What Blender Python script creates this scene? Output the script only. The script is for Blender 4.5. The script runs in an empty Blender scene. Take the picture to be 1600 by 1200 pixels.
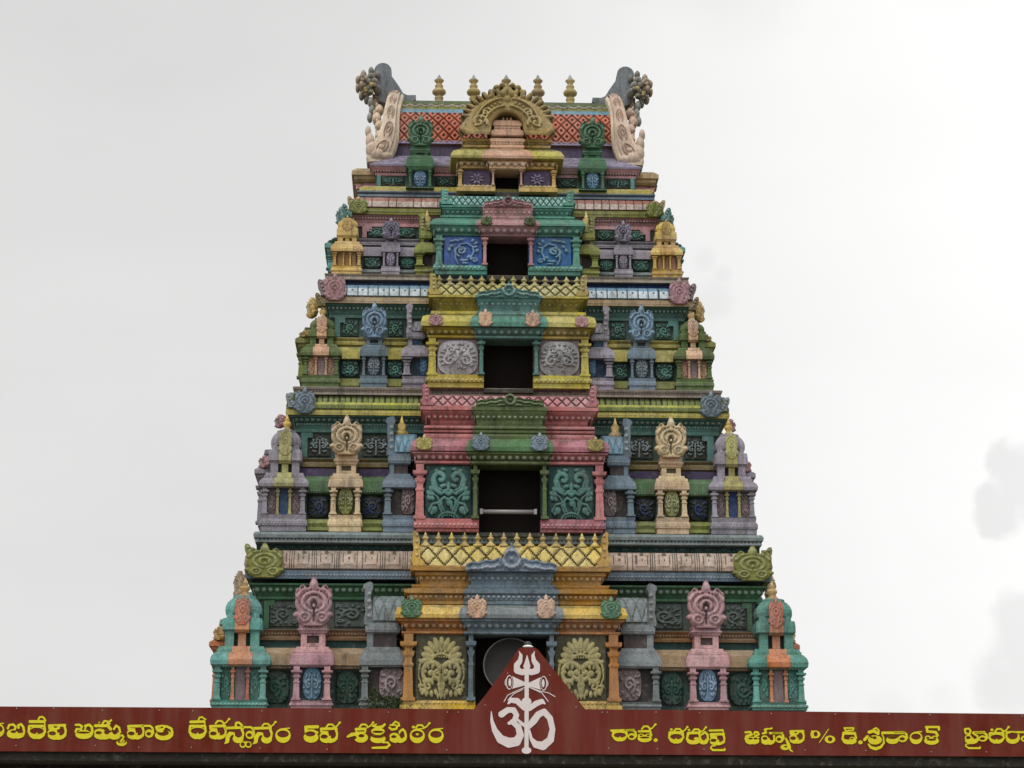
import bpy, math, random
import numpy as np
from mathutils import Vector
R=math.radians
S=bpy.context.scene
# ---------------- camera ----------------
CAM=Vector((-1.65,-45.0,1.6)); FPX=3493.0; PITCH=R(15.0)
YAW=math.atan2(1.65,45.0)+2.0/FPX          # to the right of +Y
cd=bpy.data.cameras.new('camera'); cd.sensor_width=36; cd.lens=FPX/1600*36; cd.clip_start=.1; cd.clip_end=5000
co=bpy.data.objects.new('camera',cd); S.collection.objects.link(co); S.camera=co
co.location=CAM; co.rotation_euler=(R(90)+PITCH,0,-YAW)
# ---------------- sky ----------------
SUN_EL,SUN_AZ=R(60),R(205)                # azimuth of the glow behind the clouds, camera side
W=bpy.data.worlds.new('World'); S.world=W; W.use_nodes=True
nt=W.node_tree; N=nt.nodes; Lk=nt.links; N.clear()
def nd(t,**k):
    n=N.new(t)
    for a,b in k.items(): setattr(n,a,b)
    return n
out=nd('ShaderNodeOutputWorld'); bg=nd('ShaderNodeBackground')
sky=nd('ShaderNodeTexSky',sky_type='NISHITA'); sky.sun_disc=False; sky.sun_elevation=SUN_EL; sky.sun_rotation=SUN_AZ
tc=nd('ShaderNodeTexCoord')
def math_(op,a,b=None,c=None,clamp=False):
    n=nd('ShaderNodeMath',operation=op); n.use_clamp=clamp
    for i,v in enumerate((a,b,c)):
        if v is None: continue
        if isinstance(v,(int,float)): n.inputs[i].default_value=v
        else: Lk.new(v,n.inputs[i])
    return n.outputs[0]
def dirv(u,v):
    """world direction of a photograph pixel"""
    x=(u-800)/FPX; y=(600-v)/FPX
    cp,sp=math.cos(PITCH),math.sin(PITCH)
    fx,fy,fz=x, cp-y*sp, sp+y*cp
    c,s=math.cos(YAW),math.sin(YAW)
    return Vector((fx*c+fy*s, -fx*s+fy*c, fz)).normalized()
def dot_(vec,d):
    n=nd('ShaderNodeVectorMath',operation='DOT_PRODUCT'); Lk.new(vec,n.inputs[0]); n.inputs[1].default_value=d; return n.outputs['Value']
def smooth(x,a,b):
    n=nd('ShaderNodeMapRange',interpolation_type='SMOOTHSTEP'); Lk.new(x,n.inputs[0]); n.inputs[1].default_value=a; n.inputs[2].default_value=b; return n.outputs[0]
mp=nd('ShaderNodeMapping'); mp.inputs['Scale'].default_value=(1.4,1.4,4.0); Lk.new(tc.outputs['Generated'],mp.inputs[0])
n1=nd('ShaderNodeTexNoise'); n1.inputs['Scale'].default_value=2.6; n1.inputs['Detail'].default_value=5; n1.inputs['Roughness'].default_value=.5; Lk.new(mp.outputs[0],n1.inputs[0])
# warped direction for ragged cloud edges
n2=nd('ShaderNodeTexNoise'); n2.inputs['Scale'].default_value=30; n2.inputs['Detail'].default_value=7; n2.inputs['Roughness'].default_value=.58; Lk.new(tc.outputs['Generated'],n2.inputs[0])
vs=nd('ShaderNodeVectorMath',operation='SUBTRACT'); Lk.new(n2.outputs['Color'],vs.inputs[0]); vs.inputs[1].default_value=(.5,.5,.5)
sc_=nd('ShaderNodeVectorMath',operation='SCALE'); Lk.new(vs.outputs[0],sc_.inputs[0]); sc_.inputs['Scale'].default_value=.022
ad=nd('ShaderNodeVectorMath',operation='ADD'); Lk.new(tc.outputs['Generated'],ad.inputs[0]); Lk.new(sc_.outputs[0],ad.inputs[1])
nm=nd('ShaderNodeVectorMath',operation='NORMALIZE'); Lk.new(ad.outputs[0],nm.inputs[0]); wv=nm.outputs[0]
def blob(u,v,rad,soft=.1):
    c0=math.cos(rad/FPX); c1=math.cos(rad*(1-soft)/FPX)
    return smooth(dot_(wv,dirv(u,v)),c0,c1)
base=math_('MULTIPLY_ADD',n1.outputs['Fac'],.16,.675)                         # overcast base
right=smooth(dot_(tc.outputs['Generated'],dirv(3000,200)),.80,.975)              # brighter to the right
val=math_('ADD',base,math_('MULTIPLY',right,.31))
cn=nd('ShaderNodeTexNoise'); cn.inputs['Scale'].default_value=34; cn.inputs['Detail'].default_value=8; cn.inputs['Roughness'].default_value=.56; Lk.new(tc.outputs['Generated'],cn.inputs[0])
cn2=nd('ShaderNodeTexNoise'); cn2.inputs['Scale'].default_value=9; cn2.inputs['Detail'].default_value=4; Lk.new(tc.outputs['Generated'],cn2.inputs[0])
def cloud(blobs,k,noise,edge,src):
    """one cloud mass: soft lumps joined, their edge broken by noise"""
    tot=None
    for (u,v,r) in blobs:
        dd=math_('SUBTRACT',1.0,dot_(tc.outputs['Generated'],dirv(u,v)))
        f=math_('SUBTRACT',1.0,math_('DIVIDE',dd,(r/FPX)**2/2))
        tot=f if tot is None else math_('SMOOTH_MAX',tot,f,.5)
    tot=math_('ADD',tot,math_('MULTIPLY',math_('SUBTRACT',src.outputs['Fac'],.5),noise))
    return math_('SUBTRACT',1.0,math_('MULTIPLY',smooth(tot,0.0,edge),k))
for args in (([(1620,765,86),(1566,722,36),(1545,775,26),(1564,804,44),(1590,740,44)],.15,3.4,.8,cn),([(1640,1045,122),(1596,965,52),(1575,1080,56)],.13,2.6,.9,cn),([(1395,1110,50),(1470,1095,40)],.05,2.6,1.4,cn),([(1115,465,40),(1100,405,26),(1130,430,20)],.07,3.0,1.4,cn),([(1150,-60,150),(1500,-70,130),(980,-90,120)],.10,1.2,1.6,cn2),([(250,60,420)],.05,1.5,2.0,cn2)):
    val=math_('MULTIPLY',val,cloud(*args))
# the sky behind the camera is the brighter half of the overcast dome
front=smooth(dot_(tc.outputs['Generated'],(-.2,-.62,.76)),.2,.95)
val=math_('ADD',val,math_('MULTIPLY',front,.6))
tint=nd('ShaderNodeMix',data_type='RGBA'); tint.inputs['Factor'].default_value=1; tint.blend_type='MULTIPLY'
tint.inputs['A'].default_value=(1,1,.99,1)
cmb=nd('ShaderNodeCombineColor'); 
Lk.new(val,cmb.inputs[0]); Lk.new(val,cmb.inputs[1]); Lk.new(math_('MULTIPLY',val,.988),cmb.inputs[2])
mx=nd('ShaderNodeMix',data_type='RGBA'); mx.inputs['Factor'].default_value=.015
sc2=nd('ShaderNodeMix',data_type='RGBA',blend_type='MULTIPLY'); sc2.inputs['Factor'].default_value=1; Lk.new(sky.outputs[0],sc2.inputs['A']); sc2.inputs['B'].default_value=(.15,.15,.15,1)
Lk.new(cmb.outputs[0],mx.inputs['A']); Lk.new(sc2.outputs['Result'],mx.inputs['B'])
Lk.new(mx.outputs['Result'],bg.inputs[0]); bg.inputs[1].default_value=1.0
Lk.new(bg.outputs[0],out.inputs[0])
# soft sun through the cloud
sl=bpy.data.lights.new('sun','SUN'); sl.energy=1.3; sl.angle=R(16); sl.color=(1,.97,.92)
so=bpy.data.objects.new('sun',sl); S.collection.objects.link(so)
az=R(205); sd=Vector((math.sin(az)*math.cos(SUN_EL),math.cos(az)*math.cos(SUN_EL),math.sin(SUN_EL)))
so.rotation_euler=sd.to_track_quat('Z','Y').to_euler(); so.location=(0,-30,60)
S.view_settings.view_transform='Standard'; S.view_settings.look='None'; S.view_settings.exposure=0; S.view_settings.gamma=1
S.cycles.max_bounces=5
# ---------------- pixel helpers: where a measured row or column lies on a vertical plane y ----------------
def hit(u,v,y):
    d=dirv(u,v); t=(y-CAM.y)/d.y; p=CAM+d*t; return p.x,p.z
def Z(v,y,u=600): return hit(u,v,y)[1]
def X(u,v,y): return hit(u,v,y)[0]
def axis(v): return 790.0+(v-130)*7.8/975
def HW(w,v,y):
    """half width in metres of something w pixels either side of the tower axis"""
    a=axis(v); return (X(a+w,v,y)-X(a-w,v,y))/2
# ---------------- materials ----------------
def lin0(c): return tuple((x/255/12.92 if x/255<=.04045 else ((x/255+.055)/1.055)**2.4) for x in c)
SAT=.78
def tone(c):
    g=.3*c[0]+.59*c[1]+.11*c[2]
    return tuple(max(4,g+(x-g)*SAT) for x in c)
def lin(c):
    c=tone(c)
    return tuple((x/255/12.92 if x/255<=.04045 else ((x/255+.055)/1.055)**2.4) for x in c)
GAIN=.84
grp=bpy.data.node_groups.new('painted_plaster','ShaderNodeTree')
grp.interface.new_socket('Color',in_out='INPUT',socket_type='NodeSocketColor')
grp.interface.new_socket('Rough',in_out='INPUT',socket_type='NodeSocketFloat')
grp.interface.new_socket('Grime',in_out='INPUT',socket_type='NodeSocketFloat')
grp.interface.new_socket('Shader',in_out='OUTPUT',socket_type='NodeSocketShader')
def build_group():
    n=grp.nodes; l=grp.links
    gi=n.new('NodeGroupInput'); go=n.new('NodeGroupOutput')
    t=n.new('ShaderNodeTexCoord'); g=n.new('ShaderNodeNewGeometry')
    def noise(scale,detail=4,rough=.6,sc=(1,1,1)):
        m=n.new('ShaderNodeMapping'); m.inputs['Scale'].default_value=sc; l.new(g.outputs['Position'],m.inputs[0])
        q=n.new('ShaderNodeTexNoise'); q.inputs['Scale'].default_value=scale; q.inputs['Detail'].default_value=detail; q.inputs['Roughness'].default_value=rough
        l.new(m.outputs[0],q.inputs[0]); return q.outputs['Fac']
    def mr(x,a,b,c=0,d=1):
        q=n.new('ShaderNodeMapRange'); l.new(x,q.inputs[0]); q.inputs[1].default_value=a; q.inputs[2].default_value=b; q.inputs[3].default_value=c; q.inputs[4].default_value=d; return q.outputs[0]
    def mul(a,b):
        q=n.new('ShaderNodeMath'); q.operation='MULTIPLY'
        for i,v in enumerate((a,b)):
            if isinstance(v,(int,float)): q.inputs[i].default_value=v
            else: l.new(v,q.inputs[i])
        return q.outputs[0]
    def mix(f,a,b,bt='MIX'):
        q=n.new('ShaderNodeMix'); q.data_type='RGBA'; q.blend_type=bt
        if isinstance(f,(int,float)): q.inputs['Factor'].default_value=f
        else: l.new(f,q.inputs['Factor'])
        for s,v in (('A',a),('B',b)):
            if isinstance(v,tuple): q.inputs[s].default_value=v+(1,)
            else: l.new(v,q.inputs[s])
        return q.outputs['Result']
    var=mr(noise(1.7,5,.65),.25,.75,.72,1.22)
    vc=n.new('ShaderNodeCombineColor')
    for i in range(3): l.new(var,vc.inputs[i])
    c=mix(1.0,gi.outputs['Color'],vc.outputs[0],'MULTIPLY')
    oi=n.new('ShaderNodeObjectInfo'); hs_=n.new('ShaderNodeHueSaturation'); l.new(mr(oi.outputs['Random'],0,1,.485,.515),hs_.inputs['Hue']); l.new(mr(oi.outputs['Random'],0,1,.84,1.12),hs_.inputs['Value']); l.new(mr(noise(1.1,3),.3,.7,.78,1.08),hs_.inputs['Saturation']); l.new(c,hs_.inputs['Color']); c=hs_.outputs[0]
    # worn chalky paint in patches
    c=mix(mul(mul(mr(noise(9,6,.7),.52,.70),.30),gi.outputs['Grime']),c,(.40,.38,.33))
    # black monsoon streaks, running down
    st=mul(mr(noise(7,6,.75,(1,1,.13)),.47,.68),mr(noise(1.0,4),.34,.58))
    c=mix(mul(mul(st,gi.outputs['Grime']),.85),c,(.030,.032,.024))
    # algae speckle
    sp=mul(mr(noise(24,5,.75),.50,.66),gi.outputs['Grime'])
    c=mix(mul(sp,.62),c,(.040,.048,.026))
    bl=mul(mr(noise(3.2,5,.7),.52,.66),gi.outputs['Grime'])
    c=mix(mul(bl,.38),c,(.055,.062,.040))
    # mould lying on upward faces
    sx=n.new('ShaderNodeSeparateXYZ'); l.new(g.outputs['True Normal'],sx.inputs[0])
    up=mul(mr(sx.outputs[2],.35,.9),mr(noise(6,4),.3,.6))
    c=mix(mul(mul(up,gi.outputs['Grime']),.8),c,(.05,.055,.035))
    p=n.new('ShaderNodeBsdfPrincipled'); l.new(c,p.inputs['Base Color']); l.new(gi.outputs['Rough'],p.inputs['Roughness']); p.inputs['Specular IOR Level'].default_value=.25
    b=n.new('ShaderNodeBump'); b.inputs['Strength'].default_value=.55; b.inputs['Distance'].default_value=.03; l.new(noise(22,6,.7),b.inputs['Height']); l.new(b.outputs[0],p.inputs['Normal'])
    l.new(p.outputs[0],go.inputs[0])
build_group()
MC={}
def paint(rgb,grime=.8,rough=.78,gain=None):
    k=(rgb,grime,rough)
    if k in MC: return MC[k]
    m=bpy.data.materials.new('plaster_paint'); m.use_nodes=True; n=m.node_tree.nodes; n.clear()
    g=n.new('ShaderNodeGroup'); g.node_tree=grp; o=n.new('ShaderNodeOutputMaterial')
    c=[min(.8,x*(gain or GAIN)) for x in lin(rgb)]
    g.inputs['Color'].default_value=(*c,1); g.inputs['Rough'].default_value=rough; g.inputs['Grime'].default_value=grime
    m.node_tree.links.new(g.outputs[0],o.inputs[0]); MC[k]=m; return m
def lighter(c,k=.38): return tuple(int(x+(235-x)*k) for x in c)
def darker(c,k=.55): return tuple(int(x*k) for x in c)
# ---------------- mesh builder ----------------
class MB:
    def __init__(s,sg=1): s.v=[];s.f=[];s.m=[];s.sg=sg;s.sm=[]
    def face(s,idx,m=0,smooth=False): s.f.append(idx); s.m.append(m); s.sm.append(smooth)
    def add(s,vs,fs,m=0,smooth=False):
        b=len(s.v); s.v+=vs
        for f in fs: s.face([b+i for i in f],m,smooth)
    def rings(s,rs,m=0,cap=True,smooth=False):
        """rs: list of equal-length loops, counter-clockwise seen from above, going up"""
        n=len(rs[0]); vs=[p for r in rs for p in r]; fs=[]
        for k in range(len(rs)-1):
            for i in range(n):
                j=(i+1)%n; fs.append([k*n+i,k*n+j,(k+1)*n+j,(k+1)*n+i])
        if cap: fs.append(list(range(n-1,-1,-1))); fs.append([(len(rs)-1)*n+i for i in range(n)])
        s.add(vs,fs,m,smooth)
    def rect(s,cx,cy,hx,hy,z,ch=0):
        if ch<=0: return [(cx-hx,cy-hy,z),(cx+hx,cy-hy,z),(cx+hx,cy+hy,z),(cx-hx,cy+hy,z)]
        c=min(hx,hy)*ch
        return [(cx-hx+c,cy-hy,z),(cx+hx-c,cy-hy,z),(cx+hx,cy-hy+c,z),(cx+hx,cy+hy-c,z),(cx+hx-c,cy+hy,z),(cx-hx+c,cy+hy,z),(cx-hx,cy+hy-c,z),(cx-hx,cy-hy+c,z)]
    def box(s,x0,x1,y0,y1,z0,z1,m=0):
        s.rings([s.rect((x0+x1)/2,(y0+y1)/2,(x1-x0)/2,(y1-y0)/2,z) for z in (z0,z1)],m)
    def bead(s,p,r,d,ax,m=1):
        """half dome; ax 0: faces -y, 1: faces -x, 2: faces +x"""
        vs=[];n=6
        for k,(rr,hh) in enumerate(((1,0),(.75,.65))):
            for i in range(n):
                a=2*math.pi*i/n; u=math.cos(a)*r*rr; w=math.sin(a)*r*rr; h=hh*d
                vs.append((p[0]+u,p[1]-h,p[2]+w) if ax==0 else ((p[0]-h,p[1]-u,p[2]+w) if ax==1 else (p[0]+h,p[1]+u,p[2]+w)))
        vs.append((p[0],p[1]-d,p[2]) if ax==0 else ((p[0]-d,p[1],p[2]) if ax==1 else (p[0]+d,p[1],p[2])))
        fs=[[i,(i+1)%n,n+(i+1)%n,n+i] for i in range(n)]+[[n+i,n+(i+1)%n,2*n] for i in range(n)]
        s.add(vs,fs,m,True)
    def beads(s,x0,x1,y,z,r,gap=2.6,m=1,ax=0):
        r*=1.25
        L=abs(x1-x0); n=max(2,int(L/(r*gap)))
        for i in range(n):
            t=x0+(x1-x0)*(i+.5)/n
            s.bead((t,y,z) if ax==0 else (y,t,z),r,r*.7,ax,m)
    def lathe(s,cx,cy,prof,m=0,n=12,mats=None):
        """prof: (z,r)"""
        rs=[[(cx+r*math.cos(2*math.pi*i/n),cy+r*math.sin(2*math.pi*i/n),z) for i in range(n)] for z,r in prof]
        b=len(s.f); s.rings(rs,m,True,True)
        if mats:
            for k in range(len(prof)-1):
                for i in range(n): s.m[b+k*n+i]=mats[k]
    def extrude(s,pts,y0,y1,m=0,tilt=0):
        """pts (x,z) outline counter-clockwise seen from the front (-y); y0 front"""
        n=len(pts); vs=[(x,y0+tilt*z,z) for x,z in pts]+[(x,y1+tilt*z,z) for x,z in pts]
        fs=[list(range(n)),list(range(2*n-1,n-1,-1))]+[[i,n+i,n+(i+1)%n,(i+1)%n] for i in range(n)]
        s.add(vs,fs,m)
    def blob(s,c,r,m=0,n=8,k=5):
        vs=[];
        for j in range(k+1):
            ph=math.pi*j/k
            for i in range(n):
                a=2*math.pi*i/n
                vs.append((c[0]+r[0]*math.sin(ph)*math.cos(a),c[1]+r[1]*math.sin(ph)*math.sin(a),c[2]-r[2]*math.cos(ph)))
        fs=[[j*n+i,j*n+(i+1)%n,(j+1)*n+(i+1)%n,(j+1)*n+i] for j in range(k) for i in range(n)]
        s.add(vs,fs,m,True)
    def march(s,F,H,M,place,t=0.0,smooth=True):
        """polygons where F>0 on a grid, raised by H, material M; a skirt down to height -t at the edge"""
        nj,ni=F.shape; cache={}
        def gv(i,j):
            k=(i,j)
            if k not in cache: cache[k]=len(s.v); s.v.append(place(i,j,H[j,i]))
            return cache[k]
        def ev(a,b):
            k=(a,b) if a<b else (b,a)
            if k not in cache:
                (i0,j0),(i1,j1)=k; f0,f1=F[j0,i0],F[j1,i1]; q=f0/(f0-f1)
                cache[k]=len(s.v); s.v.append(place(i0+(i1-i0)*q,j0+(j1-j0)*q,H[j0,i0]*(1-q)+H[j1,i1]*q))
            return cache[k]
        low={}
        def lv(k,pos):
            if k not in low: low[k]=len(s.v); s.v.append(place(pos[0],pos[1],-t))
            return low[k]
        P=F>0
        anyin=P[:-1,:-1]|P[1:,:-1]|P[:-1,1:]|P[1:,1:]
        for j,i in np.argwhere(anyin):
            i=int(i);j=int(j)
            cs=[(i,j),(i+1,j),(i+1,j+1),(i,j+1)]; poly=[]; cr=[]
            for q in range(4):
                a=cs[q]; b=cs[(q+1)%4]
                if P[a[1],a[0]]: poly.append(gv(*a))
                if P[a[1],a[0]]!=P[b[1],b[0]]:
                    e=ev(a,b); poly.append(e)
                    k=(a,b) if a<b else (b,a); (i0,j0),(i1,j1)=k; f0,f1=F[j0,i0],F[j1,i1]; w=f0/(f0-f1)
                    cr.append((e,k,(i0+(i1-i0)*w,j0+(j1-j0)*w),P[a[1],a[0]]))
            if len(poly)>=3: s.face(poly,int(M[j,i]) if M is not None else 0,smooth)
            if t and len(cr)==2:
                a,b=cr if cr[0][3] else (cr[1],cr[0])
                s.face([b[0],a[0],lv(a[1],a[2]),lv(b[1],b[2])],0,False)
    def build(s,name,mats,parent=None):
        me=bpy.data.meshes.new(name)
        vs=[(x*s.sg,y,z) for x,y,z in s.v] if s.sg<0 else s.v
        fs=[f[::-1] for f in s.f] if s.sg<0 else s.f
        me.from_pydata(vs,[],fs)
        for m in mats: me.materials.append(m)
        me.polygons.foreach_set('material_index',[min(i,len(mats)-1) for i in s.m])
        me.polygons.foreach_set('use_smooth',s.sm)
        me.update()
        o=bpy.data.objects.new(name,me); S.collection.objects.link(o)
        if parent is not None: o.parent=parent
        return o
def empty(name,loc=(0,0,0),parent=None):
    o=bpy.data.objects.new(name,None); S.collection.objects.link(o); o.location=loc; o.empty_display_size=.3
    if parent is not None: o.parent=parent
    return o
def tag(o,label=None,cat=None,group=None,kind=None):
    for k,v in (('label',label),('category',cat),('group',group),('kind',kind)):
        if v: o[k]=v
    return o
# ---------------- relief motifs ----------------
def seg(Xg,Yg,pts,rs):
    """max bump height of a tapered stroke"""
    h=np.zeros_like(Xg)
    for k in range(len(pts)-1):
        (x0,y0),(x1,y1)=pts[k],pts[k+1]; dx,dy=x1-x0,y1-y0; L=dx*dx+dy*dy+1e-9
        t=np.clip(((Xg-x0)*dx+(Yg-y0)*dy)/L,0,1)
        d2=(Xg-x0-t*dx)**2+(Yg-y0-t*dy)**2
        r=rs[k]*(1-t)+rs[k+1]*t
        h=np.maximum(h,1-d2/(r*r))
    return h
def spiral(cx,cy,r,a0,turns,d=1,n=26,end=.12,sx=1):
    p=[]
    for i in range(n+1):
        t=i/n; rr=r*(1-(1-end)*t**.85); a=R(a0)+d*2*math.pi*turns*t
        p.append((cx+rr*math.cos(a)*sx,cy+rr*math.sin(a)))
    return p
def tap(n,a,b): return [a+(b-a)*i/(n-1) for i in range(n)]
class Motif:
    def __init__(s,nx,ny,ax=1,ay=1,k=1.45):
        s.k=k; x=np.linspace(-ax,ax,nx); y=np.linspace(-ay,ay,ny); s.X,s.Y=np.meshgrid(x,y); s.h=np.zeros_like(s.X)
    def st(s,p,a,b=None,sym=False):
        b=a if b is None else b; a*=s.k; b*=s.k; rs=tap(len(p),a,b)
        s.h=np.maximum(s.h,seg(s.X,s.Y,p,rs))
        if sym: s.h=np.maximum(s.h,seg(s.X,s.Y,[(-x,y) for x,y in p],rs))
    def dot(s,x,y,rx,ry=None,ang=0,sym=False):
        ry=ry or rx; rx*=1+(s.k-1)*.4; ry*=1+(s.k-1)*.8; c,q=math.cos(R(ang)),math.sin(R(ang))
        for sg in ((1,-1) if sym else (1,)):
            u=(s.X-x*sg); w=s.Y-y; uu=u*c*1+w*q*sg; ww=-u*q*sg+w*c
            s.h=np.maximum(s.h,1-(uu/rx)**2-(ww/ry)**2)
    def leafarc(s,cx,cy,r,a0,a1,n,rl,rw,sym=False):
        for i in range(n):
            a=a0+(a1-a0)*i/max(1,n-1)
            s.dot(cx+r*math.cos(R(a)),cy+r*math.sin(R(a)),rl,rw,a,sym)
def m_fan():
    m=Motif(110,130,k=1.75)
    for i in range(11):
        a=R(-8+196*i/10); m.dot(.60*math.cos(a),.30+.46*math.sin(a),.20,.078,math.degrees(math.atan2(math.sin(a)*.8,math.cos(a))))
    m.st([(.36*math.cos(R(a)),.22+.22*math.sin(R(a))) for a in range(15,170,15)],.035)
    for x in (-.2,-.1,0,.1,.2): m.dot(x,.34,.032)
    m.st(spiral(.45,-.20,.44,150,1.25,-1,sx=1),.06,.04,True)
    m.st([(.0,-.80),(.05,-.5),(.03,-.2)],.03,.02,True); m.st([(.05,-.88),(.12,-.5),(.06,-.15),(.02,.1)],.02,.02,True); m.leafarc(.45,-.2,.60,175,300,8,.10,.055,True)
    m.leafarc(.44,-.18,.26,20,300,7,.10,.05,True)
    m.st(spiral(.52,-.55,.2,120,1.1,-1),.045,.03,True)
    m.st([(.86,.1),(.92,-.25),(.80,-.5),(.86,-.72)],.035,.015,True)
    for a in (-40,-10,20,50): m.dot(.5+.3*math.cos(R(a)),-.62+.25*math.sin(R(a)),.08,.04,a,True)
    m.leafarc(.44,-.18,.55,-70,100,7,.09,.05,True); m.dot(.44,-.16,.09,.07,0,True); m.leafarc(0,.3,.24,20,160,5,.07,.04)
    m.dot(0,-.86,.05,.09); m.dot(.13,-.88,.04,.07,0,True)
    m.h*=((abs(m.X)<.94)&(abs(m.Y)<.97)); return m
def m_scrollface():
    m=Motif(104,112,k=1.85)
    m.st(spiral(.36,.5,.34,-20,.9,1),.07,.05,True)
    m.st([(.72,.45),(.66,.12),(.36,-.06)],.06,.05,True); m.st([(.6,.42),(.52,.15),(.3,.05)],.035,.03,True)
    m.dot(.24,.22,.13,.06,-15,True); m.dot(0,.14,.07,.16); m.dot(.13,.02,.09,.05,20,True)
    m.st([(0,-.12),(.16,-.02),(.34,-.1),(.42,.08)],.05,.03,True)
    m.st([(0,-.32),(.18,-.22),(.32,-.32),(.3,-.5)],.04,.03,True); m.dot(.05,-.42,.13,.09,-20); m.dot(.14,-.55,.06,.1)
    m.st([(.2,-.72),(.5,-.2),(.82,.05)],.03,.02,True)
    for (x,y) in ((.78,.12),(.88,-.04),(.72,-.08),(.86,-.22),(.7,-.25)): m.dot(x,y,.1,.06,50,True)
    m.st([(.3,-.78),(.46,-.42),(.7,-.46),(.88,-.75)],.035,.035,True); m.dot(.62,-.68,.12,.1,30,True); m.dot(.74,-.8,.06,.06,0,True)
    m.st([(.42*math.cos(R(a)),-1+.22*math.sin(R(a))) for a in range(0,181,15)],.03)
    for a in range(20,170,20): m.dot(.3*math.cos(R(a)),-1+.12*math.sin(R(a)),.035)
    m.dot(.25,.88,.1,.05,10,True); m.dot(.55,.82,.08,.05,-20,True); return m
def m_bush(seed=3):
    rnd=random.Random(seed); m=Motif(92,92)
    m.st(spiral(.4,-.2,.36,100,1.3,-1),.06,.04,True); m.st(spiral(.3,.38,.26,-60,1.2,1),.05,.04,True)
    m.dot(.0,.12,.08,.2); m.leafarc(0,0,.82,-30,210,15,.11,.055)
    m.leafarc(0,-.1,.6,10,170,11,.09,.05)
    for i in range(46):
        a=rnd.uniform(0,360); r=rnd.uniform(.2,.85); m.dot(r*math.cos(R(a)),r*math.sin(R(a)),rnd.uniform(.05,.11),.035,rnd.uniform(0,180))
    return m
def m_vine(flip=1):
    m=Motif(96,92,k=1.9)
    f=flip
    P=lambda L:[(x*f,y) for x,y in L]
    m.st(P(spiral(-.1,.05,.38,250,1.5,-1,34)),.05,.035)
    m.st(P([(-.28,-.85),(-.42,-.45),(-.40,.1),(-.15,.5),(.2,.6),(.5,.35),(.58,0),(.4,-.5)]),.03,.035)
    for (x,y,a) in ((-.6,.75,30),(-.35,.8,-20),(-.1,.86,10),(.52,.8,80),(.7,.62,40),(.66,.35,20),(-.62,.4,60),(-.75,.15,90),(.3,-.35,60),(.15,-.6,20),(.75,.1,80)):
        m.dot(x*f,y,.12,.06,a*f)
    for (x,y) in ((-.05,.18),(.05,.0),(-.15,-.08),(.12,.2),(-.2,.15)): m.dot(x*f,y,.075,.05,30*f)
    m.st(P(spiral(.62,-.62,.2,160,1.2,-1)),.04,.03); m.dot(.1*f,-.8,.16,.05,0); m.dot(-.05*f,-.62,.1,.07); return m
def m_small(seed=0,sym=False):
    rnd=random.Random(seed); m=Motif(52,46)
    if sym:
        m.st(spiral(.38,-.1,.32,110,1.2,-1),.075,.05,True); m.dot(0,.2,.09,.3); m.dot(.25,.55,.16,.08,50,True); m.dot(.6,.5,.15,.07,30,True)
        m.dot(.45,-.62,.16,.07,-30,True); m.leafarc(.38,-.1,.52,-60,100,5,.12,.06,True); m.leafarc(0,.45,.3,30,150,4,.12,.05); m.st([(0,-.9),(.03,-.3),(0,.1)],.05); m.dot(.75,.1,.08,.16,0,True)
    else:
        c=rnd.uniform(-.12,.12)
        m.st(spiral(c,-.05,.55,rnd.uniform(180,300),1.5,rnd.choice((1,-1))),.085,.06)
        m.leafarc(c,-.05,.74,rnd.uniform(0,60),rnd.uniform(250,330),9,.13,.07); m.leafarc(c,-.05,.32,0,280,4,.1,.06)
        for s_ in (-1,1):
            for t_ in (-1,1): m.st(spiral(s_*.74,t_*.62,.2,rnd.uniform(0,360),1.0,s_*t_,14),.06,.04)
    return m
def m_flower():
    m=Motif(52,44,1.4,1)
    for i in range(8): 
        a=i*45+22; m.dot(.5*math.cos(R(a)),.5*math.sin(R(a)),.26,.12,a)
    m.dot(0,0,.14); return m
def m_lattice(nx=12,ar=5.0,dots=True):
    m=Motif(int(nx*11),40,ar,1); X_=(m.X/ar+1)/2*nx; Y_=(m.Y+1)/2
    a=np.abs(((X_+Y_)%1)-.5); b=np.abs(((X_-Y_)%1)-.5)
    m.h=np.clip((np.minimum(a,b)-.035)*9,0,.75)
    if dots:
        cxs=np.abs(((X_)%1)-.5); m.h=np.maximum(m.h,0)
    return m
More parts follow.
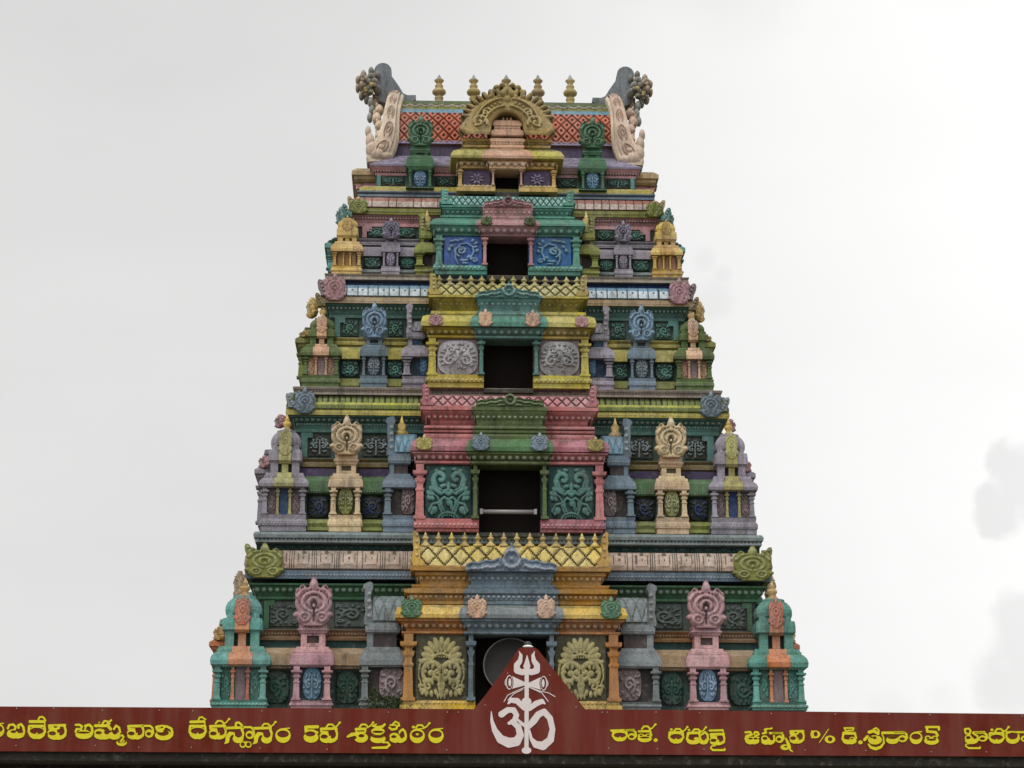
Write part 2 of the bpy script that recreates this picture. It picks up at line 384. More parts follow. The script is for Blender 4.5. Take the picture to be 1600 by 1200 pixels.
def kudu_field(n=44,style=0):
    """gable medallion: x -1..1, y 0..2"""
    x=np.linspace(-1.15,1.15,n); y=np.linspace(-.06,2.15,int(n*1.0)); Xg,Yg=np.meshgrid(x,y)
    def circ(cx,cy,rx,ry): return 1-np.sqrt(((Xg-cx)/rx)**2+((Yg-cy)/ry)**2)
    F=circ(0,1.0,.96,.70)
    for s in (1,-1): F=np.maximum(F,circ(s*.47,.36,.40,.32)); F=np.maximum(F,circ(s*.58,1.62,.17,.17)); F=np.maximum(F,circ(s*.84,.46,.22,.13)); F=np.maximum(F,circ(s*.80,1.36,.16,.26))
    F=np.maximum(F,1-np.maximum(abs(Xg)/.55,abs(Yg-.16)/.24)); F=np.maximum(F,circ(0,1.76,.22,.28)); F=np.maximum(F,circ(0,2.0,.13,.13))
    d=np.sqrt((Xg/.96)**2+((Yg-1.0)/.70)**2)
    H=.5+.3*np.cos((1-d)*2*math.pi*3.0-1.2)*np.clip((Yg-.45)*5,0,1)
    for s in (1,-1):
        dd=np.sqrt(((Xg-s*.44)/.37)**2+((Yg-.36)/.29)**2); H=np.where(dd<1,.6+.35*np.cos(dd*2*math.pi*1.6),H)
    H=np.where((abs(Xg)<.07)&(Yg>.12)&(Yg<.7),.12,H)
    c=circ(0,.88,.17,.18); H=np.where(c>0,.05,H); c2=circ(0,.84,.08,.10); H=np.where(c2>0,.8,H)
    c=circ(0,1.76,.2,.28); H=np.where(c>0,.5+.6*c,H)
    if style==1: H=H*.8+.2*np.cos(np.arctan2(Yg-.9,Xg)*9)*.5
    edge=np.clip(F*6,0,1); H=H*edge
    F[0,:]=-.5;F[-1,:]=-.5;F[:,0]=-.5;F[:,-1]=-.5
    return F,H,x,y
KF=kudu_field(40); KF2=kudu_field(26)
KR=random.Random(4)
def kudu(mb,cx,cz,w,h,y,dep,ax=0,m0=0,hi=1,lo=None,lean=0.0):
    """w half width, h total height, at face y (or x), dep relief depth, ax as in bead()"""
    F,H,x,y_=KF if w>.25 else KF2
    w*=KR.uniform(.96,1.04); h*=KR.uniform(.97,1.02)
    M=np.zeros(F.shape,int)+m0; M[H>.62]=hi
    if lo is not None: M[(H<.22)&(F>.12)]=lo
    dx=x[1]-x[0]; dy=y_[1]-y_[0]
    def place(i,j,hh):
        a=(x[0]+i*dx)*w; b=(y_[0]+j*dy)*h/2.1; q=hh*dep*.5+dep*.5 if hh>=0 else 0
        q+=lean*b
        if ax==0: return (cx+a,y-q,cz+b)
        if isinstance(ax,tuple): t_=R(ax[1]); return (cx+a*math.cos(t_)+q*math.sin(t_),y+a*math.sin(t_)-q*math.cos(t_),cz+b)
        if ax==1: return (y-q,cx-a,cz+b)
        return (y+q,cx+a,cz+b)
    mb.march(F,np.maximum(H,0),M,place,t=1)
def relief(mb,mot,x0,x1,z0,z1,y,dep,m0=0,hi=1,th=.18,egg=0,ax=0,bulge=0.0):
    X_,Y_=mot.X/np.max(mot.X),mot.Y/np.max(mot.Y); h=np.clip(mot.h,0,1); hh=np.sqrt(h)
    F=np.ones_like(h)
    if egg: F=1-(np.abs(X_)**egg+np.abs(Y_*.99)**egg)
    M=np.where(h>th,hi,m0)
    nj,ni=h.shape
    B=bulge*np.clip(1-X_**2,0,1)*np.clip(1-Y_**2,0,1)
    hh=hh*dep+B+(0.02 if egg else 0)
    def place(i,j,q):
        a=x0+(x1-x0)*i/(ni-1); b=z0+(z1-z0)*j/(nj-1)
        if q<0: q=0
        if ax==0: return (a,y-q,b)
        if ax==1: return (y-q,a,b)
        return (y+q,a,b)
    mb.march(F,hh,M,place,t=(1 if egg else 0))
# ---------------- palette (as the paint looks) ----------------
C=dict(teal=(92,176,162),coral=(222,120,82),gold=(230,182,84),pink=(214,150,160),lav=(160,152,170),grey=(138,148,154),
 slate=(112,138,160),orange=(206,130,42),yellow=(236,184,52),blue=(84,150,200),shr2=(186,176,92),upg=(84,98,94),upf=(104,120,116),dgreen=(38,104,88),ddark=(58,92,84),tan=(196,162,112),
 brown=(168,112,66),mgreen=(70,132,88),pinkb=(212,178,160),frieze=(36,84,84),ledge=(142,160,166),olive=(150,156,60),cream=(228,192,140),
 navy=(34,72,128),bgreen=(84,128,76),purple=(72,58,104),brol=(140,122,64),tealm=(84,146,138),ylo=(206,184,70),yg=(132,150,66),rose=(214,112,124),
 moss=(96,122,58),skyb=(120,172,208),dblue=(36,74,150),mustard=(206,180,44),ygrey=(172,156,140),peach=(232,174,134),lgrey=(182,178,184),
 lilac=(172,158,198),redo=(206,80,56),redp=(196,118,104),mauve=(150,124,132),pk2=(206,138,146),cream2=(226,200,150),stone=(150,140,112),dk=(58,62,54),teal2=(86,172,152),bro2=(82,74,52),olg=(178,160,92),deepb=(44,108,196),purp2=(96,80,120))
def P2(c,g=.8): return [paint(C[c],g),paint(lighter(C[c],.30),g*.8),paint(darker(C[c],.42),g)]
VOID=bpy.data.materials.new('doorway_shade_black'); VOID.use_nodes=True; VOID.node_tree.nodes['Principled BSDF'].inputs['Base Color'].default_value=(.012,.010,.009,1); VOID.node_tree.nodes['Principled BSDF'].inputs['Roughness'].default_value=1; VOID.node_tree.nodes['Principled BSDF'].inputs['Specular IOR Level'].default_value=0  # near-black colour stands in for the shade inside the doorways
# ---------------- tower geometry constants ----------------
YC=4.3
OUTW=[467,392,327,279,240]; VREF=[1039,761,555,393,262]
YK=[]; HX0=HW(467,1039,0)
for k in range(5):
    y=0.0
    for _ in range(12): y=HX0-HW(OUTW[k],VREF[k],y)
    YK.append(y)
MPP=[HW(100,VREF[k],YK[k])/100 for k in range(5)]
tower=tag(empty('temple_tower'),'tall stepped temple gateway tower crowded with brightly painted pavilions and dark doorways','temple tower')
def wall_stack(mb,k,rows,m=0,inset0=None):
    """rows (v,w): full ring round the tower, set in from the tier's outer face as far in depth as in width"""
    rs=[]
    for v,w in rows:
        y=YK[k]+(OUTW[k]-w)*MPP[k]; hx=HW(w,v,y); z=Z(v,y)
        rs.append(mb.rect(0,YC,hx,YC-y,z))
    mb.rings(rs,m)
def wall_y(k,w): return YK[k]+(OUTW[k]-w)*MPP[k]
def ring_beads(mb,k,v,w,r,gap=2.6,m=1):
    y=wall_y(k,w); hx=HW(w,v,y); z=Z(v,y)
    mb.beads(-hx,hx,y,z,r,gap,m); 
    mb.beads(y,y+2.2,-hx,z,r,gap,m,1); mb.beads(y,y+2.2,hx,z,r,gap,m,2)
def pv(s,lev):
    i=min(int(s),len(lev)-2); return lev[i]+(lev[i+1]-lev[i])*(s-i)
# ---------------- columns ----------------
COLP=[(0,.86),(.05,.86),(.05,.66),(.10,.60),(.5,.50),(.52,.62),(.55,.62),(.57,.46),(.64,.44),(.68,.66),(.74,.74),(.74,.46),(.79,.46),(.82,.95),(.86,1.0),(.88,1.0),(.88,.55),(1,.55)]
def column(sg,cx,y,z0,z1,r,mats,parent,dep=None,slim=1.0,name='column'):
    mb=MB(sg); d=dep or r
    mb.rings([mb.rect(cx,y,r*(f*slim if f<.7 else f),d*(f*slim if f<.7 else f),z0+(z1-z0)*t) for t,f in COLP],0)
    return mb.build(name,mats,parent)
# ---------------- square corner pavilion ----------------
def corner_pavilion(k,sg,uL,uR,lev,c,c2,cp,cf,cdoor,capcol=None,arch=False):
    cv=(lev[3]+lev[4])/2; yf=YK[k]
    x0=X(uL,cv,yf); x1=X(uR,cv,yf); cx=(x0+x1)/2; hw=(x1-x0)/2
    if sg>0: pass
    cxs=cx; cy=yf+hw
    def zz(s,f): return Z(pv(s,lev),cy-hw*f)
    M=P2(c); M2=P2(c2)
    def st(mb,prof,m=0,ch=0,xf=None,pr=0.0):
        rs=[]
        for s,f in prof:
            h=hw*f
            if xf is None: rs.append(mb.rect(cxs,cy,h,h,zz(s,f),ch))
            else: rs.append(mb.rect(cxs,cy-h/2-pr/2,hw*xf(s),h/2+pr/2,zz(s,f)))
        mb.rings(rs,m)
    b=MB(sg); st(b,[(4,.82),(4.5,.82),(4.5,.78),(5,.76)]); 
    for dx in (-1,1):
        for dy in (-1,1):
            r=.15*hw; zc=(zz(5,.5)+zz(6,.5))/2
            b.box(cxs+dx*hw*.43-r,cxs+dx*hw*.43+r,cy+dy*hw*.43-r,cy+dy*hw*.43+r,zz(5,.5)-.01,zz(6,.5)+.01)
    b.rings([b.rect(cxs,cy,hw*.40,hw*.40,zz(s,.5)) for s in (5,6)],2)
    root=b.build('corner_pavilion',M,tower)
    # core behind columns
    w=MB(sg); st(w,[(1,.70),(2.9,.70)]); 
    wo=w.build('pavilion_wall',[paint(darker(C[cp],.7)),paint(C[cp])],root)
    bs=MB(sg); st(bs,[(0,.93),(.35,.93),(.35,.97),(.6,.97),(.75,.90),(1,.93),(1,.86)])
    ym=cy-hw*.97; bs.beads(cxs-hw*.93,cxs+hw*.93,ym,zz(.48,.97),.022*hw/.6,2.8)
    bs.build('base_moulding',M,root)
    e=MB(sg); st(e,[(2.55,.80),(2.7,.88),(2.8,.88),(2.8,.94),(3,.96),(3,1.0),(3.35,1.02),(3.7,.98),(4,.86)]); 
    e.beads(cxs-hw*.84,cxs+hw*.84,cy-hw*.88,zz(2.74,.88),.018*hw/.6,2.6); e.build('eave',M,root)
    d=MB(sg); st(d,[(6,.56),(6.2,.60),(6.45,.68),(7.1,.68),(7.25,.66)],0,.12); st(d,[(7.25,.56),(7.42,.55)],0,.2); st(d,[(7.42,.60),(7.55,.62),(7.68,.61),(7.80,.56),(7.9,.47),(7.97,.36)],0,.45); st(d,[(7.96,.38),(8.03,.38),(8.06,.28)],0,.4)
    d.build('dome',M,root)
    fz0=zz(8.0,.3); fz1=Z(lev[9],cy); H=fz1-fz0; r=hw*.2
    f=MB(sg); f.lathe(cxs,cy,[(fz0,r*1.0),(fz0+.12*H,r*1.1),(fz0+.2*H,r*.55),(fz0+.3*H,r*.6),(fz0+.42*H,r*.9),(fz0+.55*H,r*.8),(fz0+.62*H,r*.4),(fz0+.68*H,r*.6),(fz0+.76*H,r*.35),(fz0+H,.005)])
    f.build('finial',P2(cf),root)
    # little shrine front in a second colour
    s=MB(sg); xf=lambda q:.27 if q>4.4 else .40-.10*max(0,q-3)
    st(s,[(2.8,.96),(3,.98),(3,1.03),(3.4,1.05),(4,.9)],0,0,lambda q:.40,.02); st(s,[(4,.84),(5,.78)],0,0,lambda q:.30,.03)
    st(s,[(5,.50),(6,.50)],0,0,lambda q:.13,.05); st(s,[(6,.60),(6.4,.70),(7.1,.70)],0,0,lambda q:.24,.04)
    so_=s.build('shrine_front',M2,root)
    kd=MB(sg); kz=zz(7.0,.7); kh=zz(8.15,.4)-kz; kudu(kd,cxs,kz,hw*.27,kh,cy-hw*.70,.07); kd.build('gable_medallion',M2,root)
    # door recess and slim columns
    dr=MB(sg); yw=cy-hw*.70
    if not arch:
        dr.box(cxs-hw*.17,cxs+hw*.17,yw-.012,yw+.02,zz(1,.7),zz(2.6,.7)); dr.build('niche_door',[paint(C[cdoor])],root)
        for dx in (-1,1):
            pn=MB(sg); mo=m_small(k*7+3+dx,False); relief(pn,mo,cxs+dx*hw*.5-hw*.16,cxs+dx*hw*.5+hw*.16,zz(1.05,.7),zz(2.5,.7),yw-.004,.02,0,1,.2)
            pn.build('relief_panel',[paint(darker(C[cp],.75)),paint(C[cp])],root)
        for dx in (-1,1): column(sg,cxs+dx*hw*.25,cy-hw*.80,zz(1,.8),zz(2.65,.8),hw*.09,M2,root)
        for dx in (-1,1): column(sg,cxs+dx*hw*.77,cy-hw*.77,zz(1,.77),zz(2.65,.77),hw*.17,M,root)
    else:
        for q in (-.42,0,.42):
            dr.box(cxs+(q-.13)*hw,cxs+(q+.13)*hw,yw-.012,yw+.02,zz(1,.7),zz(2.3,.7))
            dr.lathe(cxs+q*hw,yw,[(zz(2.3,.7),hw*.13),(zz(2.45,.7),hw*.1),(zz(2.5,.7),.01)],0,8)
        dr.build('niche_door',[paint(C[cdoor])],root)
        for q in (-.21,.21): column(sg,cxs+q*hw,cy-hw*.82,zz(1,.8),zz(2.65,.8),hw*.09,M,root)
        for dx in (-1,1): column(sg,cxs+dx*hw*.77,cy-hw*.77,zz(1,.77),zz(2.65,.77),hw*.17,M,root)
    # outer flank: one more column and panel on the side the steps show
    column(sg,cxs-hw*.77,cy+hw*.5,zz(1,.77),zz(2.65,.77),hw*.17,M,root)
    return root
# ---------------- gabled niche (medallion) pavilion ----------------
def niche_pavilion(k,sg,uc,wp,lev,c,cpan,cm,kw=None,kv=None,slimc=False):
    cv=lev[3]; yf=YK[k]+.02; cx=X(uc,cv,yf); hw=wp*MPP[k]; dp=hw*.8; cy=yf+dp
    M=P2(c)
    def zz(s,f): return Z(pv(s,lev),cy-dp*f)
    def st(mb,prof,m=0):
        mb.rings([mb.rect(cx,cy,hw*f,dp*f,zz(s,f)) for s,f in prof],m)
    b=MB(sg); st(b,[(4,.92),(4.5,.90),(4.5,.78),(5,.74)]); b.build
    for dx in (-1,1): b.box(cx+dx*hw*.42-hw*.14,cx+dx*hw*.42+hw*.14,cy-dp*.55,cy+dp*.6,zz(5,.55)-.01,zz(6,.55)+.01)
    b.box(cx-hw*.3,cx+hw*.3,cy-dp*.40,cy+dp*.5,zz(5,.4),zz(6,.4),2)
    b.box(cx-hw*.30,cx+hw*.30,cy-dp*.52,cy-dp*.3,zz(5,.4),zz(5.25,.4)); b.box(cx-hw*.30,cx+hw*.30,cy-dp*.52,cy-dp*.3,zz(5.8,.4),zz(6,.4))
    root=b.build('niche_pavilion',M,tower)
    bs=MB(sg); st(bs,[(0,.93),(.3,.93),(.35,1.0),(.6,1.0),(.75,.93),(1,.96)]); bs.beads(cx-hw*.95,cx+hw*.95,cy-dp,zz(.46,1),.014,3); bs.build('base_moulding',M,root)
    e=MB(sg); st(e,[(2.6,.80),(2.75,.88),(2.85,.88),(2.85,.94),(3,.96),(3,1.0),(3.4,1.0),(3.8,.97),(4,.90)]); e.beads(cx-hw*.84,cx+hw*.84,cy-dp*.88,zz(2.78,.88),.012,3); e.build('eave',M,root)
    n=MB(sg); st(n,[(6,.62),(6.25,.66),(6.4,.72),(6.6,.72),(6.6,.64),(7.1,.66)]); n.beads(cx-hw*.68,cx+hw*.68,cy-dp*.72,zz(6.5,.7),.016,2.6); n.build('neck_moulding',M,root)
    if kv: z0,z1=Z(kv[0],cy-dp*.5),Z(kv[1],cy-dp*.5)
    else: z0,z1=zz(6.95,.6),Z(lev[9]+1,cy-dp*.5)
    kd=MB(sg); kk=(kw or wp*.92)*MPP[k]
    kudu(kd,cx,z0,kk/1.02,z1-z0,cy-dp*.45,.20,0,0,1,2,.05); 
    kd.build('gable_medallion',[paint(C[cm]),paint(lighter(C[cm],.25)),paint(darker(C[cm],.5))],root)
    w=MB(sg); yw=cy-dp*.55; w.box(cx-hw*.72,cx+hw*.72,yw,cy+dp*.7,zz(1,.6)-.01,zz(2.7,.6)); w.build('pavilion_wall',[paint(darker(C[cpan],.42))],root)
    pn=MB(sg); mo=m_small(k+40,True); relief(pn,mo,cx-hw*.42,cx+hw*.42,zz(1.03,.6),zz(2.6,.6),yw-.01,.04,0,1,.15,2.4)
    pn.build('relief_panel',[paint(C[cpan]),paint(lighter(C[cpan],.4))],root)
    for dx in (-1,1): column(sg,cx+dx*hw*.70,cy-dp*.78,zz(1,.78),zz(2.68,.78),hw*(.15 if slimc else .25),M,root)
    return root
# ---------------- half pavilion beside the centre ----------------
def half_pavilion(k,sg,uL,uR,lev,c,cpan,clat,hv,roofv,cup=None):
    cv=lev[3]; yf=YK[k]-.02; x0=X(uL,cv,yf); x1=X(uR,cv,yf); hw=(x1-x0)/2; cx=(x0+x1)/2; dp=.5; cy=yf+dp
    M=P2(c)
    def zz(s,f): return Z(pv(s,lev),cy-dp*f)
    def st(mb,prof,m=0):
        mb.rings([mb.rect(cx,cy,hw-(1-f)*.45,dp*f,zz(s,f)) for s,f in prof],m)
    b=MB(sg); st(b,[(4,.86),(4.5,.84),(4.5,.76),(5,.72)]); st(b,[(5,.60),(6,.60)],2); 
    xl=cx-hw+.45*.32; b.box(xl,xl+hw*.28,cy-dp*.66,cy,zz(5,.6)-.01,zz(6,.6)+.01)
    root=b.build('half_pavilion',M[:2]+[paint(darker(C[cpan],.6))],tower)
    bs=MB(sg); st(bs,[(0,.93),(.35,.93),(.35,.98),(.6,.98),(.75,.92),(1,.95)]); bs.beads(cx-hw,cx+hw,cy-dp*.98,zz(.48,1),.015,3); bs.build('base_moulding',M,root)
    e=MB(sg); st(e,[(2.7,.90),(3,.94),(3,1.0),(3.4,1.0),(3.8,.95),(4,.88)]); e.beads(cx-hw,cx+hw,cy-dp*.92,zz(2.85,.9),.012,3); e.build('eave',M,root)
    n=MB(sg); st(n,[(6,.66),(6.2,.74),(6.6,.76),(7,.76),(7,.70),(7.1,.70)]); n.beads(cx-hw+.12,cx+hw,cy-dp*.76,zz(6.5,.7),.014,3); n.build('neck_moulding',M,root)
    # barrel roof with its upturned gable horn
    z0=zz(7.05,.7); z1=Z(roofv,cy-dp*.4); xr0=cx-hw+.20; xr1=cx+hw
    r=MB(sg); pts=[]
    for i in range(9):
        a=math.pi/2*i/8; pts.append((cy-dp*.68*math.cos(a)**.8,z0+(z1-z0)*math.sin(a)))
    for i in range(8):
        r.add([(xr0,pts[i][0],pts[i][1]),(xr1,pts[i][0],pts[i][1]),(xr1,pts[i+1][0],pts[i+1][1]),(xr0,pts[i+1][0],pts[i+1][1])],[[0,1,2,3]])
    r.add([(xr0,p[0],p[1]) for p in pts]+[(xr0,cy+.3,pts[-1][1]),(xr0,cy+.3,z0)],[list(range(10,-1,-1))])
    # lattice lines laid on the barrel
    mo=m_lattice(3,1.2); nj,ni=mo.h.shape
    def pl(i,j,q):
        t=j/(nj-1)*.8+.08; f=t*8; a=int(f); a=min(a,7); g=f-a
        yy=pts[a][0]*(1-g)+pts[a+1][0]*g; zz_=pts[a][1]*(1-g)+pts[a+1][1]*g
        return (xr0+.06+(xr1-xr0-.1)*i/(ni-1),yy-.012-q*.03,zz_+.004)
    r.march(np.ones_like(mo.h),mo.h,np.where(mo.h>.3,1,0),pl)
    r.build('barrel_roof',[paint(darker(C[clat],.75)),paint(C[clat])],root)
    h=MB(sg); hz1=Z(hv,cy-dp*.3); H=hz1-z0; a=.11*max(.8,H/.8)
    o=[(1.1,0),(1.0,.12),(.5,.25),(.35,.5),(.2,.7),(.6,.86),(.5,.97),(.1,1.0),(-.35,.98),(-.95,.94),(-1.1,.86),(-.75,.8),(-.8,.55),(-.6,.3),(-.9,.1),(-.8,0)]
    h.extrude([(xr0+p*a-.02,z0+q*H) for p,q in o[::-1]],cy-dp*.66,cy-dp*.05)
    for q in range(4): h.bead((xr0-.02,cy-dp*.66,z0+H*(.2+.17*q)),a*.42,.03,0,1)
    h.build('gable_horn',M,root)
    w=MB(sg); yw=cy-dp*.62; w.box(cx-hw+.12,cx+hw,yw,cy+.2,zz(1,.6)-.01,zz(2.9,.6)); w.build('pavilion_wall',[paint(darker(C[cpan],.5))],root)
    pn=MB(sg); mo=m_small(k+11,False); relief(pn,mo,cx-hw+.45*.9,cx+hw-.02,zz(1.03,.6),zz(2.75,.6),yw-.01,.045,0,1,.2,3.2,0,.05)
    pn.build('relief_panel',[paint(C[cpan]),paint(lighter(C[cpan],.25))],root)
    column(sg,cx-hw+.12,cy-dp*.82,zz(1,.8),zz(2.75,.8),.11*MPP[k]/.0129,M,root)
    if cup:
        zc=z0; cxp=cx+hw*.1; f=MB(sg); q=.12
        f.lathe(cxp,cy-dp*.1,[(z1-.05,q),(z1+.04,q*1.2),(z1+.1,q*.6),(z1+.2,q*.8),(z1+.26,q*.35),(z1+.4,.01)]); f.build('finial',P2(cup),root)
# ---------------- wall relief panels ----------------
def wall_panel(k,sg,u0,u1,v0,v1,w,cbg,cm,seed,egg=0,bulge=0,sym=False,dep=.04,parent=None):
    y=wall_y(k,w); x0=X(u0,v0,y); x1=X(u1,v0,y); z0=Z(v0,y); z1=Z(v1,y)
    p=MB(sg); p.box(x0,x1,y-.02,y+.02,z0,z1,2); relief(p,m_small(seed+(40 if sg<0 else 0),sym),x0+.02,x1-.02,z0+.01,z1-.01,y-.024,dep,0,1,.2,egg,0,bulge)
    p.build('wall_panel',[paint(C[cbg]),paint(C[cm]),paint(darker(C[cbg],.55))],parent)
# ---------------- kapota corner medallion ----------------
def corner_kudu(k,sg,u,v0,v1,wp,w,c,parent):
    y=wall_y(k,w); cx=X(u,v0,y); z0=Z(v0,y); z1=Z(v1,y)
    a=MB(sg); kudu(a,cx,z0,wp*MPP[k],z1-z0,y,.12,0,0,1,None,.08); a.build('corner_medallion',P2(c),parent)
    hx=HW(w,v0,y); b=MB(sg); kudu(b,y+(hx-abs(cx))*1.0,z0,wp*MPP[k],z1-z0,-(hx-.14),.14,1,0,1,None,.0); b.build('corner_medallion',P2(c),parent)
HORN=[(0,0),(5,1),(9,6),(10,13),(15,15),(18,18),(18,27),(4,27),(2,18),(-1,12),(-2,5)]
def corner_horn(k,sg,u,v,sc,w,c,parent):
    y=wall_y(k,w)-.05; s_=MPP[k]*sc; x0,z0=hit(u,v,y); h=MB(sg)
    h.extrude([(x0+a*s_,z0-b*s_) for a,b in HORN][::-1],y,y+.2)
    for a,b in ((4,6),(6,12),(9,18),(12,22)): h.blob((x0+a*s_,y,z0-b*s_),(2.6*s_,.05,2.8*s_),1,6,4)
    h.build('corner_horn',P2(c),parent)
# ---------------- central projecting bay ----------------
def central_bay(k,D):
    yb=YK[k]-.30; w0=D['w0']; yback=YK[k]+(OUTW[k]-D['wback'])*MPP[k]+.3
    co_,ci=D['outer'],D['inner']; mpp=MPP[k]
    Mo=[paint(C[co_[0]]),paint(lighter(C[co_[0]],.35)),paint(darker(C[co_[0]],.5))]; My=[paint(C[co_[1]]),paint(lighter(C[co_[1]],.25)),paint(darker(C[co_[1]],.5))]; Mi=[paint(C[ci[0]]),paint(lighter(C[ci[0]],.35)),paint(darker(C[ci[0]],.5))]; Me=[paint(C[ci[1]]),paint(lighter(C[ci[1]],.25))]
    def yat(w,wr,y0): return y0+(wr-w)*mpp
    def st(mb,rows,m,wr,y0):
        rs=[]
        for v,w in rows:
            y=yat(w,wr,y0); rs.append(mb.rect(0,(y+yback)/2,HW(w,v,y),(yback-y)/2,Z(v,y,axis(v))))
        mb.rings(rs,m)
    def bd(mb,v,w,wr,y0,r,x=None,gap=2.7):
        y=yat(w,wr,y0); hx=HW(w,v,y); z=Z(v,y,axis(v))
        if x is None: mb.beads(-hx,hx,y,z,r,gap)
        else:
            xx=HW(x,v,y); mb.beads(-hx,-xx,y,z,r,gap); mb.beads(xx,hx,y,z,r,gap)
        mb.beads(y,y+.8,-hx,z,r,gap,1,1); mb.beads(y,y+.8,hx,z,r,gap,1,2)
    # the recess and the side masses
    vb,vt=D['door'][2],D['door'][3]; dw=D['door'][0]
    y0=yb; zb=Z(vb+4,y0,axis(vb)); zt=Z(vt,y0,axis(vt))
    body=MB(); xin=HW(dw,vt,y0); xo=HW(w0-10,vt,y0+.12)
    for s in (-1,1):
        a,b=sorted((s*xin,s*xo)); body.box(a,b,y0+.16,yback,zb,zt+.02)
    body.box(-xin-.01,xin+.01,YK[k]+.17,yback,zb,zt+.02,1)  # block closing the doorway, its dark interior painted as flat black
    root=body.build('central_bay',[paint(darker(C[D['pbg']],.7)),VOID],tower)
    fl=MB(); fl.box(-xin,xin,y0+.1,yback-.3,zb-.05,zb+.03); fl.build('doorway_floor',[paint((70,66,60))],root)
    # base mouldings each side of the door
    for sg in (-1,1):
        b=MB(sg); V=D['base']; xd=HW(dw,vb,y0)
        for (v0,v1,w) in V:
            y=yat(w,w0,y0); b.box(xd,HW(w,v0,y),y,yback-.2,Z(v0,y,axis(v0)),Z(v1,y,axis(v1)))
        v0,v1,w=V[min(1,len(V)-1)]; y=yat(w,w0,y0); b.beads(xd+.02,HW(w,v0,y),y,(Z(v0,y,axis(v0))+Z(v1,y,axis(v1)))/2,.028*mpp/.0129,2.4)
        b.build('base_moulding',My if D.get('basey') else Mo,root)
        zc0=Z(V[-1][1],y0,axis(vb)); ua,ub=D['col']
        xa=HW(ua,vt,y0+.06); column(1,sg*xa,y0+.10,zc0,zt+.01,HW(D['colr'],vt,y0),Mo,root,.09)
        xa=HW(ub,vt,y0-.05); column(1,sg*xa,y0-.0,zc0,zt+.01,HW(D['colr']*.62,vt,y0),Mi,root,.07,.8)
        p=MB(1); pa,pb=D['panel']; xa,xb=sorted((sg*HW(pb,vt,y0+.12),sg*HW(pa,vt,y0+.12)))
        p.box(xa,xb,y0+.12,y0+.2,zc0,zt,0)
        relief(p,D['motif'](sg),xa+.01,xb-.01,zc0+.01,zt-.03,y0+.116,.055,D.get('pm0',0),1,.2,D.get('egg',0),0,D.get('bulge',0))
        p.build('relief_panel',[paint(C[D['pbg']]),paint(C[D['pfg']]),paint(lighter(C[D['pbg']],.2))],root)
    # lintel
    o=MB(); st(o,D['lintel'],0,w0,y0); bd(o,D['lb'][0],D['lb'][1],w0,y0,.040*mpp/.0129,D['iw'][1]); o.build('lintel',Mo,root)
    i_=MB(); dw_=w0-D['iw'][0]
    def inn(rows,d): return [(v,D['iw'][0]+(w-w0)*d) for v,w in rows]
    yi=y0-.14
    st(i_,inn(D['lintel'],.8),0,D['iw'][0],yi); w=D['iw'][0]+(D['lb'][1]-w0)*.8; bd(i_,D['lb'][0],w,D['iw'][0],yi,.040*mpp/.0129); i_.build('lintel',Mi,root)
    # eave
    o=MB(); st(o,D['eave'],0,w0,y0); o.build('eave',My,root)
    i_=MB(); st(i_,inn(D['eave'],.8),0,D['iw'][0],yi); i_.build('eave',Me,root)
    # upper mouldings
    o=MB(); q=MB()
    for n,rows in enumerate(D['upper']):
        st(o,rows,n%2 if D.get('alt') else 0,w0,y0)
        st(q,inn(rows,D.get('ui',.45)),0,D['iw'][0],yi)
    for v,w,r in D['ub']:
        bd(o,v,w,w0,y0,r*mpp/.0129,D['iw'][0]-20); bd(q,v,D['iw'][0]+(w-w0)*D.get('ui',.45),D['iw'][0],yi,r*mpp/.0129)
    o.build('upper_moulding',My if D.get('uy') else Mo,root); q.build('upper_moulding',Mi,root)
    if D.get('lat'):
        # lattice parapet
        (v0,v1,wl)=D['lat']; y=yat(wl,w0,y0); o=MB(); hx=HW(wl,v0,y); z0=Z(v0,y,axis(v0)); z1=Z(v1,y,axis(v1))
        o.rings([o.rect(0,(y+yback)/2,hx,(yback-y)/2,z0-.02),o.rect(0,(y+.1+yback)/2,hx,(yback-y-.1)/2,z1)],0)
        mo=m_lattice(D['nl'],D['nl']*.8); nj,ni=mo.h.shape
        def pl(i,j,q): t=j/(nj-1); return (-hx+.06+(2*hx-.12)*i/(ni-1),y+.1*(.04+.9*t)-.006-q*.05,z0+(z1-z0)*(.04+.88*t))
        o.march(np.ones_like(mo.h),mo.h,np.where(mo.h>.25,1,2),pl); o.build('lattice_parapet',[My[0],My[1],paint(darker(C[co_[1]],.38))],root)
        # horns at its ends
        for sg in (-1,1):
            h=MB(sg); hv=D['horn']; H=Z(hv,y,axis(hv))-z0; a=HW(9,v0,y)
            oo=[(.9,0),(1.0,.12),(.35,.22),(.15,.5),(.2,.75),(-.1,.95),(-.6,1.02),(-1.05,.96),(-.85,.84),(-1.0,.72),(-.8,.5),(-1.1,.28),(-1.35,.18),(-1.0,.08),(-.9,0)]
            h.extrude([(-hx+.05+p*a,z0+q_*H) for p,q_ in oo[::-1]],y-.10,y+.35); 
            for t in (.3,.5,.7,.88): h.bead((-hx+.02,y-.10,z0+H*t),a*.3,.03,0,1)
            h.build('gable_horn',My,root)
